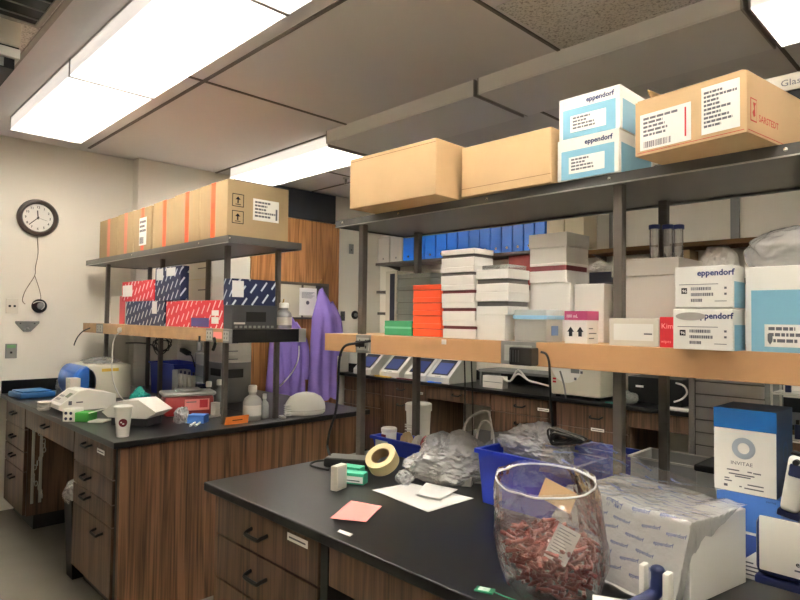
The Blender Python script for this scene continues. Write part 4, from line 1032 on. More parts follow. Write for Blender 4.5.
def stamp(word, x, s0, size, ang):
    "lettering wrapped over the film: s0 runs up the front face then back over the top"
    t = text(word, size, M['ink'], Matrix(), None, bold=.025); me = t.data; vs = []; ok = True
    ca, sa = math.cos(ang), math.sin(ang)
    for v in me.vertices:
        px_, s_ = x + v.co.x * ca - v.co.y * sa, s0 + v.co.x * sa + v.co.y * ca
        if s_ < .17: h = btree.ray_cast(Vector((px_, -1, s_)), Vector((0, 1, 0))); off = Vector((0, -.001, .0005))
        else: h = btree.ray_cast(Vector((px_, -.125 + (s_ - .17), 1)), Vector((0, 0, -1))); off = Vector((0, -.0003, .001))
        if h[0] is None: ok = False; break
        vs.append(h[0] + off)
    if ok:
        V = [bmw.verts.new(c) for c in vs]
        for p in me.polygons:
            try: bmw.faces.new([V[i] for i in p.vertices])
            except ValueError: pass
    bpy.data.objects.remove(t); bpy.data.meshes.remove(me)
for a in range(16):
    for b_ in range(6): stamp('eppendorf', -.19 + b_ * .072 + (.034 if a % 2 else 0) + rnd.uniform(-.006, .006), .014 + a * .0265, .0115, rnd.uniform(-.12, .12))
me = bpy.data.meshes.new('film_lettering'); bmw.to_mesh(me); bmw.free(); me.materials.append(M['film_ink'])
w = bpy.data.objects.new('film_lettering', me); COL.objects.link(w); w.parent = o
# loose printed film rising between the zip bag and the bin
def loose(i, j):
    # a slanting sheet from above the blue bin down to the draped carton
    a = at(536 + 0 * j, 440, 1, 1.62) ; 
    L0, L1 = Vector((-1.0, 1.60, 1.175)), Vector((-.49, 1.68, 1.124))
    M0, M1 = Vector((-.90, 1.42, 1.14)), Vector((-.62, 1.44, 1.124))
    T = L0.lerp(L1, i); B = M0.lerp(M1, i)
    p = T.lerp(B, j)
    p.z += .055 * math.sin(PI * min(1, i * 1.2)) * (1 - j) * (1 - i) + .014 * noise.noise(Vector((i * 4 + j * 3, j * 2, 4))) + .006 * abs(noise.noise(Vector((i * 12 + j * 5, j * 4, 9))))
    return p
q = MB(); q.grid(loose, 46, 34); o = q.done('film_sheet', M['film_clear'], None, True); tag(o, 'loose clear printed film draped between the large blue bin and the padded carton', 'plastic sheet')
bmw = bmesh.new(); btree = BVHTree.FromPolygons([v.co.copy() for v in o.data.vertices], [tuple(p.vertices) for p in o.data.polygons])
for a in range(6):
    for b_ in range(5):
        t = text('eppendorf', .0135, M['ink'], Matrix(), None, bold=.03); me = t.data; ox, oy = -.98 + b_ * .1 + (.05 if a % 2 else 0), 1.42 + a * .04; vs = []; an = rnd.uniform(-.4, .1)
        for v in me.vertices:
            h = btree.ray_cast(Vector((ox + v.co.x * math.cos(an) - v.co.y * math.sin(an), oy + v.co.x * math.sin(an) + v.co.y * math.cos(an), 2)), Vector((0, 0, -1)))
            if h[0] is None: vs = None; break
            vs.append(h[0] + Vector((0, -.0005, .001)))
        if vs:
            V = [bmw.verts.new(c) for c in vs]
            for p in me.polygons:
                try: bmw.faces.new([V[i] for i in p.vertices])
                except ValueError: pass
        bpy.data.objects.remove(t); bpy.data.meshes.remove(me)
me = bpy.data.meshes.new('film_lettering'); bmw.to_mesh(me); bmw.free(); me.materials.append(M['film_ink'])
w = bpy.data.objects.new('film_lettering', me); COL.objects.link(w); w.parent = o
# kit boxes
KY = 1.665
x0, x1 = -.537, -.396
r, W, D, H, F, G = box_thing('kit_box', 'white kit box with a blue corner print at the bottom of the kit stack', 'box', -.50, -.395, KY, KY + .16, ZT0, 1.034, M['white'], 'kit boxes at the right')
MB().prism([(0, H * .95), (W * .75, H * .95), (W * .75, H * .5), (W * .55, H * .62), (W * .3, H * .4), (0, H * .5)], 0, .0006, 'Z', F).done('blue_print', mat('print_blue', (64, 92, 180), .5), r)
q = MB()
for k, (a_, e) in enumerate(((.05, .5), (.05, .8), (.05, .62), (.05, .9))): q.rect(F, W * a_, W * e, H * (.34 - .085 * k), H * (.37 - .085 * k))
q.done('printed_lines', M['ink'], r)
r, W, D, H, F, G = box_thing('kit_box', 'plain mid blue kit box in the middle of the kit stack', 'box', x0 + .006, x1 + .008, KY, KY + .16, 1.0345, 1.126, M['box_midblue'], 'kit boxes at the right')
text('INVITAE', .006, M['navy'], F, r, 'lettering', W * .78, H * .88)
r, W, D, H, F, G = box_thing('kit_box', 'tall blue kit box with white front and grey ring emblem, topmost of its stack', 'box', x0, x1, KY, KY + .15, 1.1265, 1.334, M['box_darkblue'], 'kit boxes at the right')
MB().rect(F, 0, W, H * .76, H, .0006).done('lid_band', M['box_blue'], r)
p = MB().rect(F, 0.001, W - .001, 0.001, H * .755, .0006).done('front_panel', M['white'], r)
q = MB(); n = 36; cx_, cz_ = W * .49, H * .535; ro, ri = .0265, .0135
V0 = [[q.bm.verts.new(F @ Vector((cx_ + rr * math.cos(2 * PI * k / n), cz_ + rr * math.sin(2 * PI * k / n), .0012))) for k in range(n)] for rr in (ri, ro)]
for k in range(n): q.bm.faces.new((V0[0][k], V0[0][(k + 1) % n], V0[1][(k + 1) % n], V0[1][k]))
q.done('ring_emblem', mat('emblem_grey', (176, 188, 200), .5), p)
q = MB(); V0 = [[q.bm.verts.new(G @ Vector((D * .5 + rr * math.cos(2 * PI * k / n), H * .5 + rr * math.sin(2 * PI * k / n), .0009))) for k in range(n)] for rr in (.015, .026)]
for k in range(n): q.bm.faces.new((V0[0][k], V0[0][(k + 1) % n], V0[1][(k + 1) % n], V0[1][k]))
q.done('ring_emblem', mat('emblem_dark', (60, 90, 140), .5), r)
text('INVITAE', .0125, M['ink'], F, p, 'lettering', W * .28, H * .33, t=.0012, sx=1.1)
q = MB()
for a_, b_, z in ((.22, .42, .255), (.55, .62, .255), (.64, .76, .25), (.25, .66, .21), (.35, .6, .185), (.18, .26, .15), (.18, .3, .12), (.55, .8, .105), (.42, .46, .07), (.5, .8, .06)): q.rect(F @ Matrix.Translation((0, 0, .0007)), W * a_, W * b_, H * z, H * (z + .014), .0004)
q.rect(F @ Matrix.Translation((0, 0, .0007)), W * .17, W * .23, H * .055, H * .085, .0004)
q.done('printed_lines', M['ink'], p)
# clear tub, black lidded tub, grey cabinet and wire rack behind the stack
r = thing('clear_tub', 'translucent open plastic tub behind the padded carton', 'tub', (-.87, 2.26, ZT0), 0, 'plastic tubs')
b = MB(); w_, d_, h_, t_ = .115, .09, .135, .003
for a in ((-w_, w_, -d_, -d_ + t_), (-w_, w_, d_ - t_, d_), (-w_, -w_ + t_, -d_ + t_, d_ - t_), (w_ - t_, w_, -d_ + t_, d_ - t_)): b.b(a[0], a[1], a[2], a[3], 0, h_)
b.b(-w_ + t_, w_ - t_, -d_ + t_, d_ - t_, 0, t_); b.done('tub', M['frosted'], r)
b = MB()
for a in ((-w_ - .008, w_ + .008, -d_ - .008, -d_), (-w_ - .008, w_ + .008, d_, d_ + .008), (-w_ - .008, -w_, -d_, d_), (w_, w_ + .008, -d_, d_)): b.b(a[0], a[1], a[2], a[3], h_ - .004, h_ + .003)
b.done('rim', M['plastic_white'], r)
r = thing('lidded_tub', 'translucent tub with a black lid between the clear tub and the kit boxes', 'tub', (-.645, 2.13, ZT0), 0, 'plastic tubs')
MB().b(-.07, .07, -.08, .08, 0, .15, .006).done('tub', M['frosted'], r); MB().b(-.076, .076, -.086, .086, .1505, .172, .006).done('lid', M['black'], r)
MB().b(-.06, .06, -.07, .07, .004, .06).done('contents', M['masking'], r)
x0, x1 = atx(689, 2.46), atx(764, 2.46)
r = thing('ribbed_cabinet', 'grey ribbed plastic cabinet at the back of the front bench behind the kit boxes', 'cabinet', ((x0 + x1) / 2, 2.46, ZT0))
W = (x1 - x0) / 2
MB().b(-W, W, .004, .26, 0, .46, .003).done('body', M['grey_mid'], r)
for k in range(9): MB().b(-W + .025, W, -.004, .0035, .012 + k * .049, .056 + k * .049, .002).done('slat', mat('slat_grey', (214, 212, 210), .5), r)
MB().b(-W, -W + .02, -.006, .0035, 0, .46, .002).done('edge_strip', mat('strip_grey', (205, 203, 200), .5), r)
xr = atx(768, 2.46)
r = thing('wire_rack', 'white wire rack with small dark bottles right of the grey ribbed cabinet', 'rack', (xr + .115, 2.50, ZT0))
q = MB()
for a in (-.1, .02, .1): q.cyl((a, -.06, 0), (a, -.06, .47), .004, n=8); q.cyl((a, .06, 0), (a, .06, .47), .004, n=8)
for z in (.06, .22, .38):
    q.cyl((-.1, -.06, z), (.1, -.06, z), .003, n=8); q.cyl((-.1, .06, z), (.1, .06, z), .003, n=8)
    for k in range(6): q.cyl((-.1 + .04 * k, -.06, z), (-.1 + .04 * k, .06, z), .002, n=6)
q.done('frame', M['plastic_white'], r)
for z in (.0635, .2235, .3835): MB().b(-.098, .098, -.055, .055, z, z + .002).done('tray', M['fz_grey'], r)
for k in range(7):
    z = (.226, .386)[k % 2]; x = xr + .115 - .085 + .028 * k
    q = MB().cyl((0, 0, 0), (0, 0, .05), .010, None, 12); o = q.done('bottle', M['navy' if k % 3 else 'fz_white'], None, True, (x, 2.475, ZT0 + z)); MB().cyl((0, 0, .0502), (0, 0, .066), .006, None, 10).done('cap', M['black'], o, True)
    tag(o, 'small bottle in the white wire rack at the right edge', 'bottle', 'bottles in the wire rack')
# green tag on a string
a, b2 = on_bench(508, 590), on_bench(545, 598)
r = thing('green_tag', 'small green printed tag on a string at the front of the bench', 'tag', (-.862, 1.135, ZT0), .35)
MB().b(-.022, .022, -.013, .013, .0, .004, .001).done('tag', M['green_tag'], r)
q = MB()
for y in (-.006, .0, .006): q.b(-.014, .012, y - .0015, y + .0015, .0042, .0047)
q.done('printed_lines', M['paper'], r)
MB().tube([(.02, 0, .003), (.05, -.01, .002), (.09, -.02, .002), (.105, -.03, .002)], .0012, 6, 4).done('string', M['green_mint'], r, True)
# ------------------------------------------------------------------ pipettes
def pipette_hang():
    y = 1.40; zx = lambda v: at(790, v, 1, y).z
    X0 = atx(757, y); r = thing('pipette_stand', 'white pipette stand base at the bottom right corner', 'stand', (-.262, 1.445, ZT0))
    MB().b(-.09, .13, -.10, .07, 0, .018, .008).done('base', M['plastic_white'], r, True)
    MB().b(.06, .09, .01, .035, .018, .36, .006).done('column', M['plastic_white'], r, True)
    MB().b(-.03, .09, .012, .03, .36, .385, .004).done('crossbar', M['navy'], r, True)
    p = thing('multichannel_pipette', 'white and navy multichannel pipette hanging at the right edge of the photo', 'pipette', (X0, y, 1.045))
    w = .135
    MB().b(0.0, w, -.028, .004, .0, .116, .014).done('back_shell', M['navy'], p, True)
    MB().b(.010, w, -.0345, -.0285, .014, .121, .0029).done('front_cover', M['plastic_white'], p, True)
    MB().b(.0, w, -.03, .006, -.016, -.0005, .004).done('tip_bar', M['navy'], p, True)
    h = MB(); A = Matrix.Translation((.058, -.015, .124)) @ Matrix.Rotation(math.radians(9), 4, 'Y')
    h.b(-.016, .016, -.02, .02, .014, .124, .009, M=A, seg=3); hb = h.done('handle', M['plastic_white'], p, True)
    MB().b(-.02, .02, -.012, .012, 0, .0135, .003, M=A).done('collar', M['navy'], p, True)
    MB().b(-.010, .012, -.0225, -.0203, .086, .110, .003, M=A).done('button', M['navy'], hb, True)
    MB().cyl((0, 0, 0), (0, .012, 0), .0055, n=14).done('button', M['black'], hb, True).matrix_local = A @ Matrix.Translation((.001, -.034, .116)) 
    MB().b(-.014, .016, -.012, .012, .1245, .130, .002, M=A).done('plunger_cap', M['black'], hb, True)
    F = frame((.011, -.0346, .016), (1, 0, 0), (0, 0, 1))
    text('epp', .014, M['ink_dark'], F, p, 'lettering', .062, .022, bold=.02)
    MB().rect(F, .06, .1, .012, .015, .0005).done('printed_line', M['ink'], p)
    MB().rect(F, .075, .11, .06, .064, .0005).done('printed_line', mat('emboss', (206, 206, 204), .5), p)
pipette_hang()
def pipette_low():
    y = 1.17; X = atx(640, y)
    r = thing('pipette_holder', 'white two pronged pipette holder at the bottom edge of the photo', 'stand', (X, y, ZT0))
    zt = at(640, 562, 1, y).z - ZT0
    MB().b(.002, .013, -.012, .012, .018, zt, .003).done('prong', M['plastic_white'], r, True); MB().b(.047, .060, -.012, .012, .018, zt - .004, .003).done('prong', M['plastic_white'], r, True)
    MB().b(-.02, .085, -.03, .03, 0, .0175, .006).done('base', M['plastic_white'], r, True)
    p = thing('pipette', 'white pipette with a navy grip resting in the two pronged holder', 'pipette', (X, y, ZT0))
    P0 = Vector((.034, -.0, zt - .004)); P1 = Vector((.030, -.010, zt - .05)); P2 = Vector((-.004, -.048, zt - .075)); P3 = Vector((-.06, -.075, zt - .075))
    MB().tube([P0, P0.lerp(P1, .5) + Vector((.004, 0, 0)), P1, P2], .0125, 12, 5).done('grip', M['navy'], p, True)
    MB().sph(P0 + Vector((0, 0, -.001)), .0135, (1, 1, .7), 3).done('grip_cap', M['navy'], p, True)
    MB().tube([P2 + (P3 - P2) * .04, P2.lerp(P3, .5), P3], .0145, 14, 3).done('barrel', M['plastic_white'], p, True)
    MB().tube([P2 + (P3 - P2) * .0, P2 + (P3 - P2) * .06], .0155, 14, 0).done('collar', M['fz_grey'], p, True)
pipette_low()
# ------------------------------------------------------------------ back bench machines
def cycler(label, u0, y=4.42):
    x = atx(u0, y); W = .30; D = .44; H = .27
    r = thing('thermal_cycler', label, 'thermal cycler', (x + W / 2 , y + .0, ZT0), 0, 'thermal cyclers')
    pr = [(0.0, .0), (.0, .055), (.21, .235), (.42, .25), (.42, .0)]
    MB().prism([(a, b_) for a, b_ in pr], -W / 2, W / 2, 'X').done('housing', M['plastic_white'], r)
    A = frame((-W / 2, 0, .055), (1, 0, 0), (0, .21, .18))
    s = MB().rect(A, .045, W - .045, .035, .245, .004).done('screen_bezel', M['slot_navy'], r)
    MB().rect(A @ Matrix.Translation((0, 0, .0041)), .06, W - .06, .05, .20, .001).done('screen', M['screen'], s)
    MB().rect(A, .10, W - .12, .010, .016, .001).done('printed_line', M['grey_mid'], r)
    return r
for u, l in ((354, 'leftmost thermal cycler with a violet screen, half hidden by the front post'), (380, 'second thermal cycler from the left on the back bench'), (405, 'third thermal cycler from the left, behind the rear post'), (427, 'rightmost thermal cycler with a violet screen on the back bench')):
    cycler(l, u)
MBx = thing('instrument', 'white instrument with a dark base left of the thermal cyclers', 'instrument', (-5.32, 4.62, ZT0)); MB().b(-.10, .085, -.12, .2, .1, .27, .01).done('housing', M['plastic_white'], MBx); MB().b(-.10, .085, -.12, .2, 0, .0995).done('base', M['black'], MBx)
for u0, u1, v, m, l in ((375, 390, 376, 'yellow', 'flat yellow green note on the back bench edge below the thermal cyclers'), (397, 414, 378, 'maroon', 'crimson tray on the back bench edge below the third thermal cycler'), (428, 440, 381, 'binder_blue', 'flat blue tray below the rightmost thermal cycler')):
    x0, x1 = atx(u0, 4.38), atx(u1, 4.38); tag(MB().b(x0, x1, 4.378, 4.414, ZT0, ZT0 + .012, .003).done('flat_tray', M[m]), l, 'tray')
r, W, D, H, F, G = box_thing('modem_box', 'small grey white box with cables on the back bench', 'box', atx(483, 4.5), atx(503, 4.5), 4.5, 4.58, ZT0, ZT0 + .11, M['fz_white'])
MB().rect(F, .01, W - .01, H * .48, H * .52, .0006).done('dark_line', M['ink'], r)
for k, (l, off) in enumerate((('white cable trailing from the small grey box along the back bench', 0), ('second white cable looping behind the first on the back bench', .05))):
    P = [at(503, 378, 1, 4.49 + off), at(510, 381, 1, 4.47 + off), at(518, 370 + 4 * k, 1, 4.5 + off), at(528, 380, 1, 4.46 + off), at(538, 383, 1, 4.45 + off), at(549, 386, 1, 4.44 + off)]
    for p in P: p.z = max(p.z, ZT0 + .009)
    cable('white_cable', l, P, .008, 'fz_white', group='white cables')
x0, x1 = atx(550, 4.42), atx(601, 4.42)
r = thing('centrifuge', 'beige bench centrifuge with a round dial panel right of the white cables', 'centrifuge', ((x0 + x1) / 2, 4.42, ZT0))
W = (x1 - x0) / 2
MB().b(-W, W, .0, .50, .02, .30, .02).done('housing', mat('beige', (222, 216, 198), .4), r, True)
for s in (-1, 1):
    for yy in (.05, .42): MB().cyl((s * (W - .05), yy, 0), (s * (W - .05), yy, .0195), .02, n=12).done('foot', M['black'], r)
n = 30; pts = [(-.07 + .15 * math.cos(PI + PI * k / n), .292 + .17 * math.sin(PI + PI * k / n)) for k in range(n + 1)]
p = MB().prism(pts, -.004, -.0005).done('dial_panel', M['white'], r)
MB().b(-.03, .045, -.0065, -.0042, .205, .24).done('display', M['grey_box'], p)
MB().b(.055, .075, -.0065, -.0042, .205, .225).done('printed_mark', M['ink'], p); MB().b(-.16, -.14, -.0065, -.0042, .25, .27).done('printed_mark', M['ink'], p); MB().b(.0, .02, -.0065, -.0042, .15, .17).done('printed_mark', M['ink'], p)
for z in (.14, .115): MB().b(-W + .03, -W + .06, -.003, -.0003, z, z + .016).done('red_mark', M['red'], r)
tag(MB().tube([at(560, 371, 1, 4.36), at(564, 385, 1, 4.345), at(566, 398, 1, 4.34)], .007, 7, 3).done('hanging_strap', M['grey_mid'], None, True), 'grey strap hanging down in front of the beige centrifuge', 'strap')
cable('power_cable', 'thin black cable hanging from the middle outlet of the front ledge', [at(541, 352, 1, LY - .03), at(546, 354, 1, LY - .03), at(549, 362, 1, LY - .03), at(550, 380, 1, LY - .03), at(551, 405, 1, LY - .02), at(553, 432, 1, LY - .0)], .0038, 'black')
r = thing('power_adapter', 'black plug adapter in the middle outlet of the front ledge', 'plug', (atx(526, LY - .02), LY - .004, 1.437))
MB().b(-.045, .038, -.045, -.0005, -.03, .026, .004).done('housing', M['black'], r)
q = MB()
for k in range(4): q.b(-.04 + .01 * k, -.037 + .01 * k, -.0462, -.0452, -.02, .018)
q.done('grip_ribs', M['grey_dark'], r)
for u, l in ((464, 'thin black cable hanging behind the clear bag, left one of two'), (471, 'thin black cable hanging behind the clear bag, right one of two')):
    P = [at(u, 352, 1, 2.19), at(u + 1, 380, 1, 2.24), at(u + (2 if u == 471 else 1), 410, 1, 2.25), at(u + 1, 436, 1, 2.25)]; P[0].z = 1.40; P[-1].z = ZT0 + .006
    cable('power_cable', l, P, .0035, 'black', group='cables behind the bag')
r, W, D, H, F, G = box_thing('black_instrument', 'low black instrument on the back bench between the two posts on the right', 'instrument', atx(628, 4.6), atx(682, 4.6), 4.6, 4.9, ZT0, ZT0 + .2, M['black'])
MB().rect(F, W * .15, W * .3, H * .6, H * .68, .001).done('white_mark', M['paper'], r)
crumple('cloth_bundle', 'crumpled grey plastic beside the beige centrifuge on the back bench', 'plastic', (atx(626, 4.5), 4.52, ZT0), .07, .06, .06, 'grey_mid', 61, amp=.3, flat=.5)
cable('white_cable', 'white cable loop standing on the back bench near the grey ribbed cabinet', [at(676, 383, 1, 4.52), at(684, 386, 1, 4.5), at(687, 393, 1, 4.5), at(682, 399, 1, 4.5), at(674, 402, 1, 4.5)], .007, 'fz_white')
tag(MB().b(atx(664, 4.42), atx(688, 4.42), 4.40, 4.5, ZT0, ZT0 + .01, .001).done('paper_stack', M['paper']), 'white papers on the back bench edge left of the grey ribbed cabinet', 'paper')
tag(MB().b(atx(606, 4.4), atx(622, 4.4), 4.385, 4.45, ZT0, ZT0 + .008, .001).done('paper_stack', M['teal']), 'flat teal card on the back bench edge near the beige centrifuge', 'card')
# ------------------------------------------------------------------ clock wall
r = thing('wall_clock', 'round wall clock with a dark brown rim on the left wall', 'clock', (XL, 1.305, 2.335))
A = Matrix.Rotation(PI / 2, 4, 'Y')
MB().lathe([(.150, .001), (.152, .02), (.140, .04), (.122, .045), (.113, .030), (.113, .012)], 48, M=A).done('rim', mat('clock_brown', (62, 44, 38), .35), r, True)
MB().lathe([(.112, .012), (.112, .0165)], 40, M=A).done('dial', mat('dial_white', (236, 234, 228), .5), r)
F = frame((.0168, 0, 0), (0, 1, 0), (0, 0, 1))
for k in range(12):
    a = PI / 2 - (k + 1) * PI / 6
    text(str(k + 1), .026, M['ink_dark'], F, r, 'numeral', .088 * math.cos(a), .088 * math.sin(a) - .009, 'CENTER', t=.0006, bold=.015)
def hand(ang, L, w, name): 
    B = F @ Matrix.Rotation(-ang, 4, 'Z'); MB().b(-w, w, -.012, L, .001, .0022, M=B).done(name, M['ink_dark'], r)
hand(math.radians(-5), .06, .004, 'hour_hand'); hand(math.radians(226), .088, .003, 'minute_hand'); hand(math.radians(105), .07, .001, 'second_hand')
W_ = lambda y, z: Vector((XL + .008, y, z))
cable('clock_cord', 'thin brown clock cord hanging from the clock down the wall to an outlet', [W_(1.305, 2.182), W_(1.315, 2.05), W_(1.30, 1.93), W_(1.295, 1.86), W_(1.235, 1.74), W_(1.215, 1.66), W_(1.235, 1.628)], .0028, mat('cord', (128, 112, 92), .6) and 'cord')
cable('clock_cord', 'second strand of the clock cord running to the round wall outlet', [W_(1.297, 1.86), W_(1.33, 1.76), W_(1.345, 1.69), W_(1.342, 1.66)], .0025, 'cord')
def plate(label, y, z, w, h, m='offwhite', name='wall_outlet', cat='outlet', holes=((-.2, 0), (.2, 0)), x=None):
    r = thing(name, label, cat, (XL if x is None else x, y, z), 0)
    MB().b(.0005, .007, -w / 2, w / 2, -h / 2, h / 2, .002).done('cover_plate', M[m], r)
    for a, b_ in holes: MB().b(.0072, .009, w * a - .008, w * a + .008, h * b_ - .008, h * b_ + .008).done('socket', M['black'], r)
    return r
plate('cream double outlet plate on the left wall beneath the clock', 1.146, 1.61, .085, .115)
plate('small grey switch plate with a green sticker low on the left wall', 1.149, 1.252, .08, .115, 'grey_mid', 'wall_switch', 'switch', ((0, -.1),))
MB().b(.0072, .0085, -.03, .03, .025, .05).done('green_sticker', mat('sticker_green', (110, 160, 110), .6), bpy.data.objects['wall_switch'])
r = thing('round_outlet', 'round black wall outlet with a coiled plug below the clock', 'outlet', (XL, 1.336, 1.615))
MB().lathe([(.056, .001), (.056, .012), (.05, .018)], 28, M=A).done('cover', M['black'], r, True)
MB().lathe([(.028, .0185), (.028, .03), (.02, .034)], 20, (0, 0, 0), M=Matrix.Translation((0, .008, 0)) @ A).done('plug', M['grey_mid'], r, True)
MB().tube([(.03, -.05, .02), (.03, -.02, .035), (.036, .02, .03), (.034, .03, -.0), (.03, .01, -.03)], .004, 7, 4).done('lead', M['fz_grey'], r, True)
r = thing('wall_bracket', 'grey triangular metal bracket on the left wall', 'bracket', (XL, 1.255, 1.45))
MB().prism([(-.085, .04), (.085, .04), (.085, .025), (.025, -.045), (-.025, -.045), (-.085, .025)], .0005, .012, 'X').done('plate', M['grey_mid'], r)
MB().cyl((.012, 0, -.02), (.03, 0, -.03), .012, n=14).done('spigot', M['aluminium'], r, True)
for s in (-.05, .05): MB().cyl((.0122, s, .022), (.015, s, .022), .006, n=10).done('screw', M['grey_dark'], r)
plate('small grey thermostat plate on the white wall right of the wooden door', 4.544, 2.365, .07, .115, 'grey_mid', 'wall_switch', 'switch', ((0, -.1),), XB)
plate('dark switch plate on the white wall level with the door window', 4.43, 1.57, .065, .11, 'grey_dark', 'wall_switch', 'switch', ((0, .1),), XB)
r = thing('wall_dial', 'round black dial knob on the white wall right of the dark switch', 'dial', (XB, 4.613, 1.585))
MB().lathe([(.05, .001), (.05, .012), (.045, .016)], 28, M=A).done('cover', M['black'], r, True); MB().lathe([(.022, .0165), (.02, .035)], 20, M=A).done('knob', M['grey_mid'], r, True)
# ceiling details
r = thing('sprinkler', 'small fire sprinkler on the ceiling near the low brown carton', 'sprinkler', (-4.677, 3.812, ZC))
MB().lathe([(.035, -.001), (.03, -.012)], 20).done('escutcheon', M['aluminium'], r, True); MB().cyl((0, 0, -.0125), (0, 0, -.05), .012, n=12).done('body', M['grey_mid'], r)
MB().cyl((0, 0, -.075), (0, 0, -.078), .024, n=14).done('deflector', M['aluminium'], r)
for s in (-1, 1): MB().tube([(0, s * .008, -.05), (0, s * .02, -.06), (0, s * .006, -.0745)], .003, 6, 3).done('arm', M['aluminium'], r)
r = thing('ceiling_vent', 'black ceiling vent grille with grey frame at the top left corner', 'vent', (-2.99, .60, ZC - .0125))
b = MB(); a_, c_ = .30, .15
for q in ((-a_, a_, -c_, -c_ + .02), (-a_, a_, c_ - .02, c_), (-a_, -a_ + .02, -c_ + .02, c_ - .02), (a_ - .02, a_, -c_ + .02, c_ - .02)): b.b(*q, -.014, -.0005)
b.done('frame', M['grid'], r); MB().b(-a_ + .021, a_ - .021, -c_ + .021, c_ - .021, -.006, -.0005).done('grille', M['black'], r)
for k in range(5): MB().b(-a_ + .08 + k * .11, -a_ + .086 + k * .11, -c_ + .021, c_ - .021, -.012, -.0063).done('louvre', M['grey_mid'], r)
r = thing('air_unit', 'white ceiling mounted air unit with a black grille at the left edge of the photo', 'air unit', (-3.3, .68, 2.765))
MB().b(-.45, 0, -.5, 0, .055, ZC - .0135 - 2.765, .006).done('housing', M['offwhite'], r)
MB().b(-.45, -.001, -.5, -.001, .0, .047, .004).done('lower_trim', M['white'], r); MB().b(-.44, -.006, -.49, -.006, .0475, .0545).done('gap', M['black'], r)
MB().b(-.43, -.02, -.48, -.02, -.05, -.0005).done('grille', M['black'], r)
for k in range(6): MB().b(-.019, -.014, -.46 + k * .075, -.44 + k * .075, -.045, -.002).done('louvre', M['grey_mid'], r)
# ------------------------------------------------------------------ coats on the door
XD = XB + .047
def coat(label, y0, ztop, zbot, w, m, seed, sleeve):
    r = thing('lab_coat', label, 'lab coat', (XD, y0, 0), 0, 'purple lab coats on the door')
    rn = Vector((seed, 2 * seed, 0))
    def fn(i, j):
        a = 2 * PI * i; t = j; z = ztop + (zbot - ztop) * t
        ww = w * (.12 + .88 * min(1, t / .26) ** .8) * (.74 + .24 * t); dd = .035 + .06 * min(1, t / .25)
        y = ww * math.cos(a); x = dd + dd * .92 * math.sin(a)
        fold = .014 * min(1, t * 2.2) * math.sin(y * 52 + 2.5 * noise.noise(Vector((y * 6, z * 1.5, seed))) + seed) + .012 * noise.noise(Vector((y * 14, z * 3, seed)))
        if math.sin(a) > -.2: x += fold
        return Vector((max(x, .022), y + .01 * noise.noise(Vector((y * 5, z * 4, seed + 3))), z + (.015 * math.sin(y * 40) if t > .97 else 0)))
    q = MB(); q.grid(fn, 110, 40, wrap=True); q.done('coat_body', M[m], r, True)
    s = MB()
    P = [Vector((.07, sleeve * w * .35, ztop - .16)), Vector((.10, sleeve * w * .8, ztop - .34)), Vector((.10, sleeve * w * .95, ztop - .55)), Vector((.09, sleeve * w * .92, ztop - .74))]
    s.tube(P, .058, 14, 5); s.done('sleeve', M[m], r, True)
    MB().tube([(.09, -.01 * sleeve, ztop - .10), (.135, -.02 * sleeve, ztop - .3), (.14, -.01 * sleeve, zbot + .12)], .006, 6, 4).done('front_edge', M['purple_dark'], r, True)
    MB().tube([(.03, -.03, ztop - .03), (.045, 0, ztop + .012), (.03, .03, ztop - .03)], .007, 7, 4).done('collar_loop', M[m], r, True)
    h = thing('coat_hook', 'brass coat hook on the door holding the ' + ('right' if y0 > 3.8 else 'left') + ' purple coat', 'hook', (XD, y0, ztop + .02), 0)
    MB().tube([(.0, 0, .05), (.02, 0, .06), (.03, 0, .09)], .007, 8, 3).done('upper_prong', mat('brass', (190, 150, 90), .3, .8), h, True)
    MB().b(.0, .008, -.012, .012, -.02, .048, .002).done('hook_plate', M['brass'], h)
    return r
coat('purple lab coat hanging left on the wooden door, partly behind the left bench shelf', 3.57, 1.63, .66, .24, 'purple_coat', 3, 1)
coat('purple lab coat hanging right on the wooden door, in front of its window', 4.06, 1.865, .66, .20, 'purple_coat', 8, 1)
r = tag(MB().b(0, .003, -.13, .10, -.15, .15).done('notice_sheet', M['paper'], None, False, (XD + .0145, 3.905, 1.72)), 'white notice taped over the door window', 'notice')
q = MB()
for k in range(6): MB_ = q.b(.0032, .0036, -.10, .07 - .02 * (k % 3), .10 - k * .012, .105 - k * .012)
q.done('printed_lines', M['ink'], r); MB().cyl((.0032, -.02, -.01), (.0038, -.02, -.01), .022, n=16).done('printed_mark', M['ink'], r)
# ------------------------------------------------------------------ left ledge goods
y = 1.66
def kit(label, u0, u1, u2, v0, z0, m, yy=y, d=.14):
    r, W, D, H, F, G = pb('reagent_carton', label, 'box', u0, u1, u2, v0, yy, z0, m, 'slanted dash printed reagent cartons', d=d, part='carton')
    return r, W, D, H, F, G, z0 + H
def zat(u, v, yy=y): return at(u, v, 1, yy).z
r, W, D, H, F, G, zA = kit('lower navy reagent carton with white dashes on the left ledge', 125.5, 164, 0, 300.5, ZL, 'navy_dashes')
MB().rect(F, W * .70, W * .82, H * .48, H * .98, .0008).done('label', M['paper'], r)
r, W, D, H, F, G, zB_ = kit('large lower red reagent carton with white dashes, right half of the left ledge', 165.5, 223, 0, 300, ZL, 'red_dashes', d=.06)
MB().rect(F, W * .82, W * .93, H * .45, H * .64, .0008).rect(F, W * .82, W * .93, H * .16, H * .4, .0008).done('label', M['paper'], r)
MB().rect(F, W * .48, W * .78, H * .03, H * .36, .0006).done('blue_patch', mat('violet_patch', (84, 74, 140), .5), r)
r, W, D, H, F, G, _ = kit('upper red reagent carton with a white label on the lower navy one', 121, 153, 0, 279.5, max(zA, 0) + .0006, 'red_dashes')
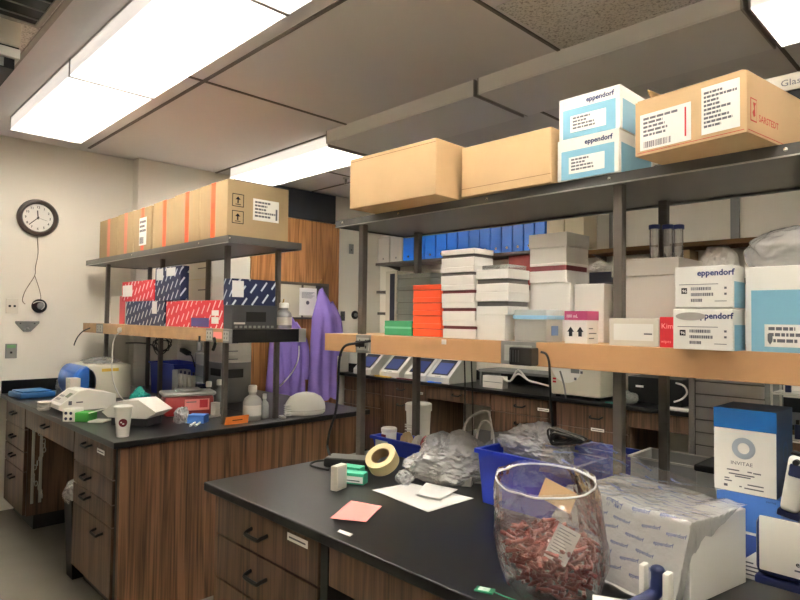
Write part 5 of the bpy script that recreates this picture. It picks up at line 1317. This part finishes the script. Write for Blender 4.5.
MB().rect(F, W * .03, W * .34, H * .25, H * .82, .0008).done('label', M['paper'], r)
r, W, D, H, F, G, _ = kit('tall navy reagent carton with a white label on the stack, beside the upper red one', 154, 179.5, 0, 265.5, max(zA, zB_) + .0006, 'navy_dashes', d=.055)
MB().rect(F, W * .05, W * .32, H * .62, H * .97, .0008).rect(F, W * .45, W * .8, H * .72, H * .97, .0008).done('label', M['paper'], r)
r, W, D, H, F, G = pb('folder_carton', 'thin white and pink carton at the wall side of the navy reagent carton', 'box', 110.5, 124.5, 0, 296, 1.70, ZL, 'offwhite', d=.12)
MB().rect(F, W * .62, W, 0, H, .0008).done('pink_side', mat('pink_red', (226, 88, 96), .5), r)
ex = le - .012
def endbox(name, label, cat, u0, u1, u2, v0, yy, z0, m, d=.14, group=None): return pb(name, label, cat, u0, u1, u2, v0, yy, z0, m, group, d)
# the end of the ledge: boxes seen on their right sides (facing +x)
def side_box(name, label, cat, u0, u1, vtop, x1, depth_x, z0, m, group=None):
    ya, yb2 = at(u0, 320, 0, x1).y, at(u1, 320, 0, x1).y
    return box_thing(name, label, cat, x1 - depth_x, x1, ya, yb2, z0, at((u0 + u1) / 2, vtop, 0, x1).z, M[m], group)
r, W, D, H, F, G = side_box('tip_tray', 'dark grey plastic tray with black handle slot, near end of the left ledge', 'tray', 232, 277, 305.5, le - .01, .095, ZL, 'grey_dark')
MB().rect(G, D * .30, D * .74, H * .30, H * .72, .0012).done('handle_slot', M['black'], r)
q = MB()
for k in range(9): q.rect(G, D * (.06 + .1 * k), D * (.12 + .1 * k), H * .04, H * .14, .0012)
q.done('foot_ribs', M['grey_mid'], r); MB().rect(G, D * .04, D * .28, H * .2, H * .28, .001).done('printed_lines', M['fz_grey'], r)
zz = ZL + H + .0006
r, W, D, H, F, G = side_box('reagent_carton', 'navy reagent carton with white dashes on top of the dark grey tray', 'box', 230.5, 275, 279.5, le - .02, .085, zz, 'navy_dashes', 'slanted dash printed reagent cartons')
MB().rect(G, D * .02, D * .27, H * .3, H * .92, .0008).done('label', M['paper'], r)
def bottle(name, label, x, yy, z0, h, rr, cap, body='pet', group=None, neck=.4, lab=None, liquid=None, rc=None):
    r = thing(name, label, 'bottle', (x, yy, z0), 0, group)
    hn = h * .80
    MB().lathe([(rr * .92, 0), (rr, h * .03), (rr, h * .52), (rr * .86, h * .62), (rr * neck, h * .72), (rr * neck, hn)], 22).done('body', M[body], r, True)
    MB().lathe([(rr * neck * 1.2, hn + .0003), (rr * neck * 1.2, h * .97), (rr * neck, h)], 18).done('cap', M[cap], r, True)
    if liquid: MB().lathe([(rr * .88, h * .03), (rr * .92, h * .06), (rr * .92, h * .40)], 18).done('liquid', M[liquid], r, True)
    if lab: MB().lathe([(rr + .0006, h * .14), (rr + .0006, h * .44)], 22).done('label', M[lab], r, True)
    return r
yy = at(286, 326, 0, le - .06).y
bottle('squat_bottle', 'clear jug with a white cap and label at the end of the left ledge', le - .07, yy - .01, ZL, .155, .048, 'plastic_white', lab='fz_grey', neck=.5)
# white cartons behind the left frame
zc0 = ZT0; xs0, xs1 = -5.3, atx(249, 2.74); hh = [.20, .19, .19, .19, .19, .18]
nm = ['lowest', 'second lowest', 'third from the bottom', 'fourth from the bottom', 'second highest', 'topmost']
for i in range(6):
    o_ = .012 * ((i * 5) % 3 - 1)
    r, W, D, H, F, G = box_thing('white_carton', nm[i] + ' carton in the tall white stack at the back of left bench', 'box', xs0 + o_, xs1 + o_, 2.38, 2.74, zc0, zc0 + hh[i], M['white'], 'white cartons behind the left shelf frame')
    MB().rect(F, W * .02, W * .98, H * .90, H * .915, .0006).done('seam', M['masking'] if i == 4 else M['eppi_blue'] if i == 3 else M['fz_grey'], r)
    MB().rect(F, W * .60, W * .84, H * .4, H * .44, .0006).done('printed_lines', M['ink'], r)
    zc0 += hh[i] + .0006
# ------------------------------------------------------------------ left bench goods
r = thing('foam_tray', 'flat blue foam tray at the wall end of the left bench', 'tray', (-5.24, 1.225, ZT0), .1)
MB().b(-.13, .13, -.12, .12, 0, .04, .008).done('tray', mat('foam_blue', (34, 92, 150), .5), r, True); MB().b(-.11, .11, -.10, .10, .0405, .052, .004).done('lid', M['foam_blue'], r, True)
crumple('plastic_bag', 'crumpled clear bag beside the blue foam tray on the left bench', 'plastic bag', (-5.29, 1.47, ZT0), .06, .06, .085, 'film', 71, amp=.3, flat=.5)
for k in range(3):
    z = ZT0 + .0205 * k
    o = tag(MB().lathe([(.028, 0), (.040, .012), (.040, .020)], 20).done('weigh_dish', M['fz_grey'], None, True, (-4.425 + .006 * k, 1.105 - .0, z)), ['bottom', 'middle', 'top'][k] + ' grey dish in the small stack beside the keypad instrument', 'dish', 'stacked grey dishes')
# keypad instrument: side profile along y, keypad slope to the front
r = thing('keypad_instrument', 'white bench instrument with a sloping keypad and display', 'instrument', (-4.33, 1.19, ZT0))
pr = [(-.055, .025), (-.05, .05), (.065, .135), (.11, .14), (.29, .10), (.29, .012), (-.03, .012)]
MB().prism(pr, -.12, .12, 'X').done('housing', M['plastic_white'], r)
MB().b(-.10, .10, -.01, .27, 0, .0118).done('base', M['grey_mid'], r)
A2 = frame((-.15, -.05, .0502), (1, 0, 0), (0, .115, .085))
MB().rect(A2, .05, .25, .02, .135, .0012).done('keypad', M['fz_grey'], r)
MB().rect(A2, .17, .235, .07, .11, .0024).done('display', mat('lcd', (150, 158, 140), .25), r)
for k in range(6): MB().rect(A2, .065 + .03 * (k % 3), .085 + .03 * (k % 3), .035 + .03 * (k // 3), .052 + .03 * (k // 3), .0024).done('key', M['grey_mid'], r)
G2 = frame((.12, 0, 0), (0, 1, 0), (0, 0, 1))
MB().rect(G2, .0, .02, .05, .075, .0006).done('printed_mark', M['ink'], r); MB().rect(G2, .045, .085, .06, .068, .0006).done('printed_mark', M['ink'], r)
tag(MB().b(-.05, .05, -.035, .035, 0, .175, .003).done('white_block', M['offwhite'], None, False, (-4.50, 1.62, ZT0)), 'small white box behind the keypad instrument', 'box')
o = bpy.data.objects['white_block']; o.location = (-4.70, 1.355, ZT0); 
# incubator with blue rounded door
r = thing('incubator', 'beige bench incubator with a rounded blue front and a yellow strip on its side', 'incubator', (-4.94, 1.44, ZT0))
MB().b(-.20, .20, .02, .335, 0, .255, .012).done('housing', M['beige'], r, True)
MB().lathe([(.002, -.2), (.09, -.2), (.1, -.19), (.1, .19), (.09, .2), (.002, .2)], 24, M=Matrix.Translation((0, .012, .135)) @ Matrix.Rotation(PI / 2, 4, 'Y') @ Matrix.Diagonal((1.15, .8, 1, 1))).done('door', mat('door_blue', (52, 104, 190), .3, var=.25, vscale=9), r, True)
MB().rect(frame((.2, 0, 0), (0, 1, 0), (0, 0, 1)), .12, .24, .205, .228, .0012).done('yellow_strip', M['yellow'], r)
crumple('plastic_bag', 'flat crumpled plastic on top of the beige incubator', 'plastic bag', (-4.92, 1.60, ZT0 + .256), .16, .12, .03, 'film', 73, amp=.25, flat=.5)
# big blue bin with grey end and pipette rack
bin_('storage_bin', 'large blue plastic bin on the left bench behind the post', (-4.72, 2.12), .46, .24, .255, 0, group='blue plastic bins')
r = thing('pipette_rack', 'grey rack holding white pipettes with dark grips on the left bench', 'rack', (-4.07, 1.93, ZT0))
MB().b(-.19, .19, -.08, .08, 0, .02, .004).done('base', M['grey_mid'], r); MB().b(-.19, -.09, -.05, .05, .0205, .24, .008).done('end_panel', mat('rack_grey', (164, 166, 170), .4), r)
MB().b(-.0895, .19, .02, .05, .0205, .15, .004).done('back_panel', M['navy'], r); MB().b(-.0895, .19, -.03, .0195, .15, .165, .003).done('holder_bar', M['navy'], r)
for k in range(4):
    p = thing('pipette', ['leftmost', 'second', 'third', 'rightmost'][k] + ' white pipette standing in the grey rack on the left bench', 'pipette', (-4.115 + .065 * k, 1.882, ZT0 + .021), 0, 'pipettes in the grey rack')
    MB().cyl((0, 0, 0), (0, 0, .12), .006, .011, 12).done('barrel', M['plastic_white'], p, True); MB().b(-.012, .012, -.016, .012, .1205, .20, .006).done('handle', M['plastic_white'], p, True); MB().cyl((0, 0, .2005), (0, 0, .222), .007, n=12).done('plunger', M['navy'], p, True)
crumple('glove_bag', 'shiny teal plastic bag beside the large blue bin on the left bench', 'plastic bag', (-4.19, 1.63, ZT0), .065, .06, .08, mat('teal_film', (40, 150, 140), .15) and 'teal_film', 75, amp=.35, flat=.5)
crumple('plastic_bag', 'crumpled clear bag between the teal bag and the red container', 'plastic bag', (-3.92, 1.70, ZT0), .04, .04, .08, 'film', 76, amp=.3, flat=.5)
# red sharps container
r = thing('sharps_container', 'dark red plastic waste container with a translucent white lid on the left bench', 'container', (-3.70, 1.74, ZT0), math.radians(74))
w_, d_ = .15, .085
MB().b(-w_, w_, -d_, d_, 0, .125, .02).done('tub', M['red_dark'], r, True); MB().b(-w_ - .012, w_ + .012, -d_ - .012, d_ + .012, .1255, .15, .012).done('lid', M['frosted'], r, True)
MB().b(-w_ * .5, w_ * .5, -d_ * .6, d_ * .6, .1505, .166, .006).done('hatch', M['frosted'], r, True)
F = frame((-w_, -d_ - .0005, 0), (1, 0, 0), (0, 0, 1)); l = MB().rect(F, .12, .27, .035, .105, .001).done('label', M['pink'], r)
MB().rect(F @ Matrix.Translation((0, 0, .0011)), .21, .26, .05, .1, .0005).done('hazard_mark', M['red'], l); MB().rect(F @ Matrix.Translation((0, 0, .0011)), .13, .19, .085, .09, .0005).done('printed_lines', M['ink'], l)
# tip racks, cup, angled instrument
r = thing('tip_rack', 'white and green pipette tip racks lying open on the left bench by the cup', 'rack', (-3.83, 1.19, ZT0), math.radians(40))
MB().b(-.13, -.055, -.045, .045, .0, .075, .004).done('end_rack', M['white'], r)
for a_ in (-.022, .012): 
    for b_ in (.018, .05): MB().cyl((-.093 + a_ * .9 + .005, -.0452, b_), (-.093 + a_ * .9 + .005, -.047, b_), .009, n=12).done('hole', M['navy'], r)
MB().b(-.054, .03, -.045, .045, 0, .055, .004).done('green_rack', M['green_bright'], r); MB().b(.031, .12, -.05, .05, 0, .008).done('base_plate', M['white'], r)
MB().b(-.05, .11, -.04, .05, .0, .007, M=Matrix.Translation((.03, 0, .05)) @ Matrix.Rotation(math.radians(-16), 4, 'Y')).done('lid', M['white'], r)
r = thing('paper_cup', 'white paper cup with a round maroon logo at the corner of the left bench', 'cup', (-3.235, 1.175, ZT0))
MB().lathe([(.030, 0), (.0305, .003), (.043, .145), (.045, .148), (.043, .151), (.0405, .148), (.029, .006)], 32).done('cup', M['white'], r, True)
MB().lathe([(.0468, .149), (.0468, .157), (.04, .160)], 32).done('lid', M['plastic_white'], r, True)
da = math.atan2(-1.175, 3.235); pts = []
q = MB(); n = 28
rad = lambda z: .0305 + (.043 - .0305) * (z - .003) / .142 + .0006
def cup_disc(R, off):
    q = MB(); rings = []
    for j in range(5):
        rr = R * j / 4; rings.append([q.bm.verts.new(Vector(((rad(.075 + rr * math.sin(2 * PI * k / n)) + off) * math.cos(da + rr * math.cos(2 * PI * k / n) / .037), (rad(.075 + rr * math.sin(2 * PI * k / n)) + off) * math.sin(da + rr * math.cos(2 * PI * k / n) / .037), .075 + rr * math.sin(2 * PI * k / n)))) for k in range(n)])
    for j in range(4):
        for k in range(n): q.bm.faces.new((rings[j][k], rings[j][(k + 1) % n], rings[j + 1][(k + 1) % n], rings[j + 1][k]))
    bmesh.ops.remove_doubles(q.bm, verts=q.bm.verts, dist=1e-5)
    return q
lg = cup_disc(.021, .0).done('logo', M['maroon'], r)
for a_, z in ((-.2, .078), (.05, .070)): MB().sph((rad(z) * math.cos(da + a_), rad(z) * math.sin(da + a_), z), .0055, (.3, 1.2, .7), 2).done('logo_mark', M['paper'], lg)
r = thing('angled_instrument', 'white angular instrument with a dark underside behind the paper cup', 'instrument', (-3.57, 1.36, ZT0), math.radians(35))
MB().b(-.10, .13, -.07, .07, 0, .045, .004).done('base', M['grey_dark'], r)
MB().prism([(-.11, .0455), (-.15, .075), (-.06, .135), (.08, .15), (.19, .085), (.13, .0455)], -.085, .085, 'Y').done('cover', M['plastic_white'], r)
crumple('plastic_bag', 'crumpled clear bags beside the white angular instrument on the left bench', 'plastic bag', (-3.43, 1.58, ZT0), .045, .04, .06, 'film', 78, amp=.35, flat=.5)
r, F, G = obox('slide_box', 'flat blue box in front of the red waste container', 'box', (-3.375, 1.655), .10, .08, .048, 'box_midblue', math.radians(42))
for k, (l, o_) in enumerate((('white tubing lying in front of the red waste container', 0), ('second white tubing beside the first in front of the red waste container', .03))):
    P = [on_bench(190, 427), on_bench(197, 422.5), on_bench(205, 418.5), on_bench(221, 416)]
    for p in P: p.z = ZT0 + .006 ; p.y += o_; p.x += o_ * .3
    cable('tubing', l, P, .006, 'plastic_white', group='white tubing')
# note, bottles, dome
r = thing('note_card', 'orange folded note card in front of the bottles on the left bench', 'note', (-3.185, 1.80, ZT0), PI / 2)
MB().b(-.075, .075, -.001, .001, 0, .05, M=Matrix.Rotation(.25, 4, 'X')).done('card', M['orange_note'], r)
text('Sunny', .022, M['ink_dark'], Matrix.Rotation(.25, 4, 'X') @ frame((-.04, -.0016, .014), (1, 0, 0), (0, 0, 1)), r, 'handwriting') if False else MB().b(-.03, .035, -.0014, -.001, .022, .027, M=Matrix.Rotation(.25, 4, 'X')).done('handwriting', M['ink_dark'], r)
bottle('wash_bottle', 'large clear bottle with white cap and label, front of the left bench bottle group', -3.255, 1.945, ZT0, .21, .056, 'plastic_white', 'frosted', 'bottles on the left bench', lab='fz_white')
bottle('reagent_bottle', 'clear bottle with a white cap, left rear of the bottle group', atx(210, 1.95), 1.95, ZT0, .185, .040, 'plastic_white', 'pet', 'bottles on the left bench', liquid='grey_mid')
bottle('reagent_bottle', 'clear bottle with a grey liquid and white cap, right rear of the bottle group', atx(220.5, 2.04), 2.04, ZT0, .19, .040, 'plastic_white', 'pet', 'bottles on the left bench', liquid='grey_mid')
bottle('squirt_bottle', 'slim white squirt bottle with a nozzle right of the large clear bottle', -3.262, 2.035, ZT0, .15, .027, 'plastic_white', 'frosted', 'bottles on the left bench')
r, F, G = obox('tip_box', 'small pale box at the left of the bottle group', 'box', (-3.50, 1.83), .04, .04, .09, 'fz_white', .3)
x_, y_ = -3.235, 2.325
r = thing('dome_centrifuge', 'white dome shaped mini centrifuge at the end of the left bench', 'centrifuge', (x_, y_, ZT0), math.radians(-20))
prof = [(.002, .0), (.10, .0), (.112, .012), (.114, .04), (.108, .075), (.088, .11), (.055, .132), (.02, .141), (.002, .142)]
MB().lathe(prof, 36, sx=.85, sy=1.18).done('dome', M['plastic_white'], r, True)
MB().lathe([(.1145, .028), (.1155, .030), (.1145, .032)], 36, sx=.855, sy=1.185).done('seam', M['fz_grey'], r, True)
q = MB()
for k in range(5): q.tube([(.09 - .004 * k, -.115, .010 + .014 * k), (.10, -.15, .012 + .015 * k), (.07, -.155, .02 + .013 * k), (.05, -.135, .012 + .012 * k)], .0042, 6, 4)
q.done('coiled_cord', M['white'], r, True)
MB().b(.07, .14, -.19, -.16, 0, .012, .003).done('plug_strip', M['plastic_white'], r)
# clear racks and grey instrument behind the bottles
r = thing('drawer_rack', 'clear plastic drawer rack behind the red waste container', 'rack', (atx(252, 2.36) - .36, 2.24, ZT0), 0, 'clear racks')
for k in range(4): MB().b(-.09, .09, -.1, .1, .004 + k * .085, .083 + k * .085, .004).done('drawer', M['frosted'], r)
for s in (-.095, .095): MB().b(s - .003, s + .003, -.1, .1, 0, .345).done('side_panel', M['pet'], r)
r, W, D, H, F, G = box_thing('grey_instrument', 'dark grey instrument with a black slot behind the bottle group', 'instrument', atx(252, 2.36) - .24, atx(252, 2.36), 2.14, 2.36, ZT0 + .0, ZT0 + .29, M['grey_mid'])
MB().rect(F, W * .15, W * .8, H * .66, H * .84, .0015).rect(F, W * .1, W * .9, H * .2, H * .26, .0012).done('slot', M['black'], r); MB().rect(G, D * .15, D * .7, H * .62, H * .84, .0015).done('slot', M['black'], r)
zq = ZT0 + .2905
for k in range(3): r, W, D, H, F, G = box_thing('lidded_box', ['lowest', 'middle', 'topmost'][k] + ' flat white carton stacked on the dark grey instrument', 'box', atx(252, 2.36) - .25, atx(252, 2.36) - .005, 2.14, 2.36, zq, zq + .058, M['fz_white'], 'flat white cartons on the grey instrument'); zq += .0586; MB().rect(G, D * .1, D * .5, H * .4, H * .5, .0006).done('printed_lines', M['ink'], r)
# hanging plugs and cables on the left ledge
cable('power_cable', 'black cable looping from the far outlet of the left ledge behind the incubator', [at(90, 328, 1, LY2 - .02), at(82, 332, 1, LY2 - .03), at(76, 340, 1, LY2 - .03), at(74, 350, 1, LY2 - .0), at(82, 360, 1, LY2 + .05)], .005, 'black')
cable('white_cable', 'pale grey cable hanging from the left ledge to the bench near the cup', [at(121, 331, 1, LY2 - .02), at(114, 339, 1, LY2 - .04), at(112, 360, 1, LY2 - .06), at(113, 380, 1, LY2 - .06), at(119, 395, 1, 1.58), at(124, 400, 1, 1.60)], .004, 'fz_grey')
tag(MB().cyl((0, 0, 0), (0, -.02, 0), .018, n=16).done('wall_plug', M['offwhite'], None, True, at(121, 330, 1, LY2 - .001)), 'round white plug in the fascia of the left ledge', 'plug')
P = [at(192, 338, 1, LY2 - .012), at(190, 352, 1, LY2 - .012)]
r = thing('hanging_clip', 'grey spray nozzle hanging under the left ledge', 'nozzle', at(199.5, 336, 1, LY2 - .015))
MB().cyl((0, 0, .0), (0, 0, -.035), .006, n=10).done('neck', M['black'], r); MB().lathe([(.012, -.085), (.016, -.08), (.016, -.04), (.008, -.0355)], 14).done('body', M['grey_mid'], r, True)
tag(MB().tube([at(214, 338, 1, LY2 - .01), at(215, 344, 1, LY2 - .012), at(213, 350, 1, LY2 - .01)], .009, 8, 3).done('black_clip', M['black'], None, True), 'small black clip hanging under the pink sticker on the left ledge', 'clip')
pts = [at(160 + 9 * math.cos(k * 1.9) + k * .25, 347 + 8 * math.sin(k * 1.9) - k * .3, 1, 1.86 + .01 * (k % 3)) for k in range(16)]
cable('cable_bundle', 'looped black cable bundle hanging under the left ledge over the blue bin', pts, .004, 'black')
cable('power_cable', 'black cable sagging under the left ledge across the post', [at(126, 343, 1, 1.795), at(140, 343, 1, 1.79), at(152, 345, 1, 1.79), at(159, 352, 1, 1.79)], .005, 'black')
r = thing('black_tool', 'black handheld tool lying across the rack under the left ledge', 'tool', at(186, 352, 1, 1.98), .0)
MB().b(-.07, .05, -.02, .02, -.015, .015, .006, M=Matrix.Rotation(math.radians(12), 4, 'Y')).done('body', M['black'], r, True); MB().tube([(.05, 0, -.01), (.10, 0, -.03), (.15, .0, -.10)], .005, 7, 4).done('lead', M['black'], r, True)
cable('white_cable', 'thin white cable hanging behind the right post of the left shelf frame', [at(299, 346, 1, 2.16), at(298, 360, 1, 2.17), at(291, 374, 1, 2.18), at(280, 386, 1, 2.18)], .004, 'white')
# ------------------------------------------------------------------ under the left bench
r = thing('waste_bin', 'black waste bin with a clear liner under the left bench kneehole', 'bin', (-3.91, 1.19, 0))
MB().lathe([(.075, .001), (.105, .46), (.109, .465), (.102, .465), (.072, .006)], 4, M=Matrix.Rotation(PI / 4, 4, 'Z')).done('bin', M['black'], r)
o = crumple('liner', '', '', (-.02, -.0, .42), .095, .085, .10, 'film', 81, amp=.22, flat=.6, parent=r)
r = thing('bead_rail', 'aluminium rail and chain hanging in the kneehole of the left bench', 'rail', (-4.90, 1.20, .20))
MB().b(-.0, .010, -.045, -.027, 0, .52, .002).done('rail', M['aluminium'], r)
MB().b(-.0, .010, .005, .023, 0, .52, .002).done('rail', M['aluminium'], r)
for k in range(16):
    A = Matrix.Translation((.03 + .02 * math.sin(k * .4), -.005 + .03 * math.sin(k * .5), .50 - k * .030)) @ Matrix.Rotation(PI / 2 * (k % 2), 4, 'Z')
    q = MB(); pts = [A @ Vector((0, .009 * math.cos(a), .018 * math.sin(a))) for a in [2 * PI * j / 10 for j in range(11)]]; q.tube(pts, .003, 6, 1); q.done('link', M['aluminium'], r, True)
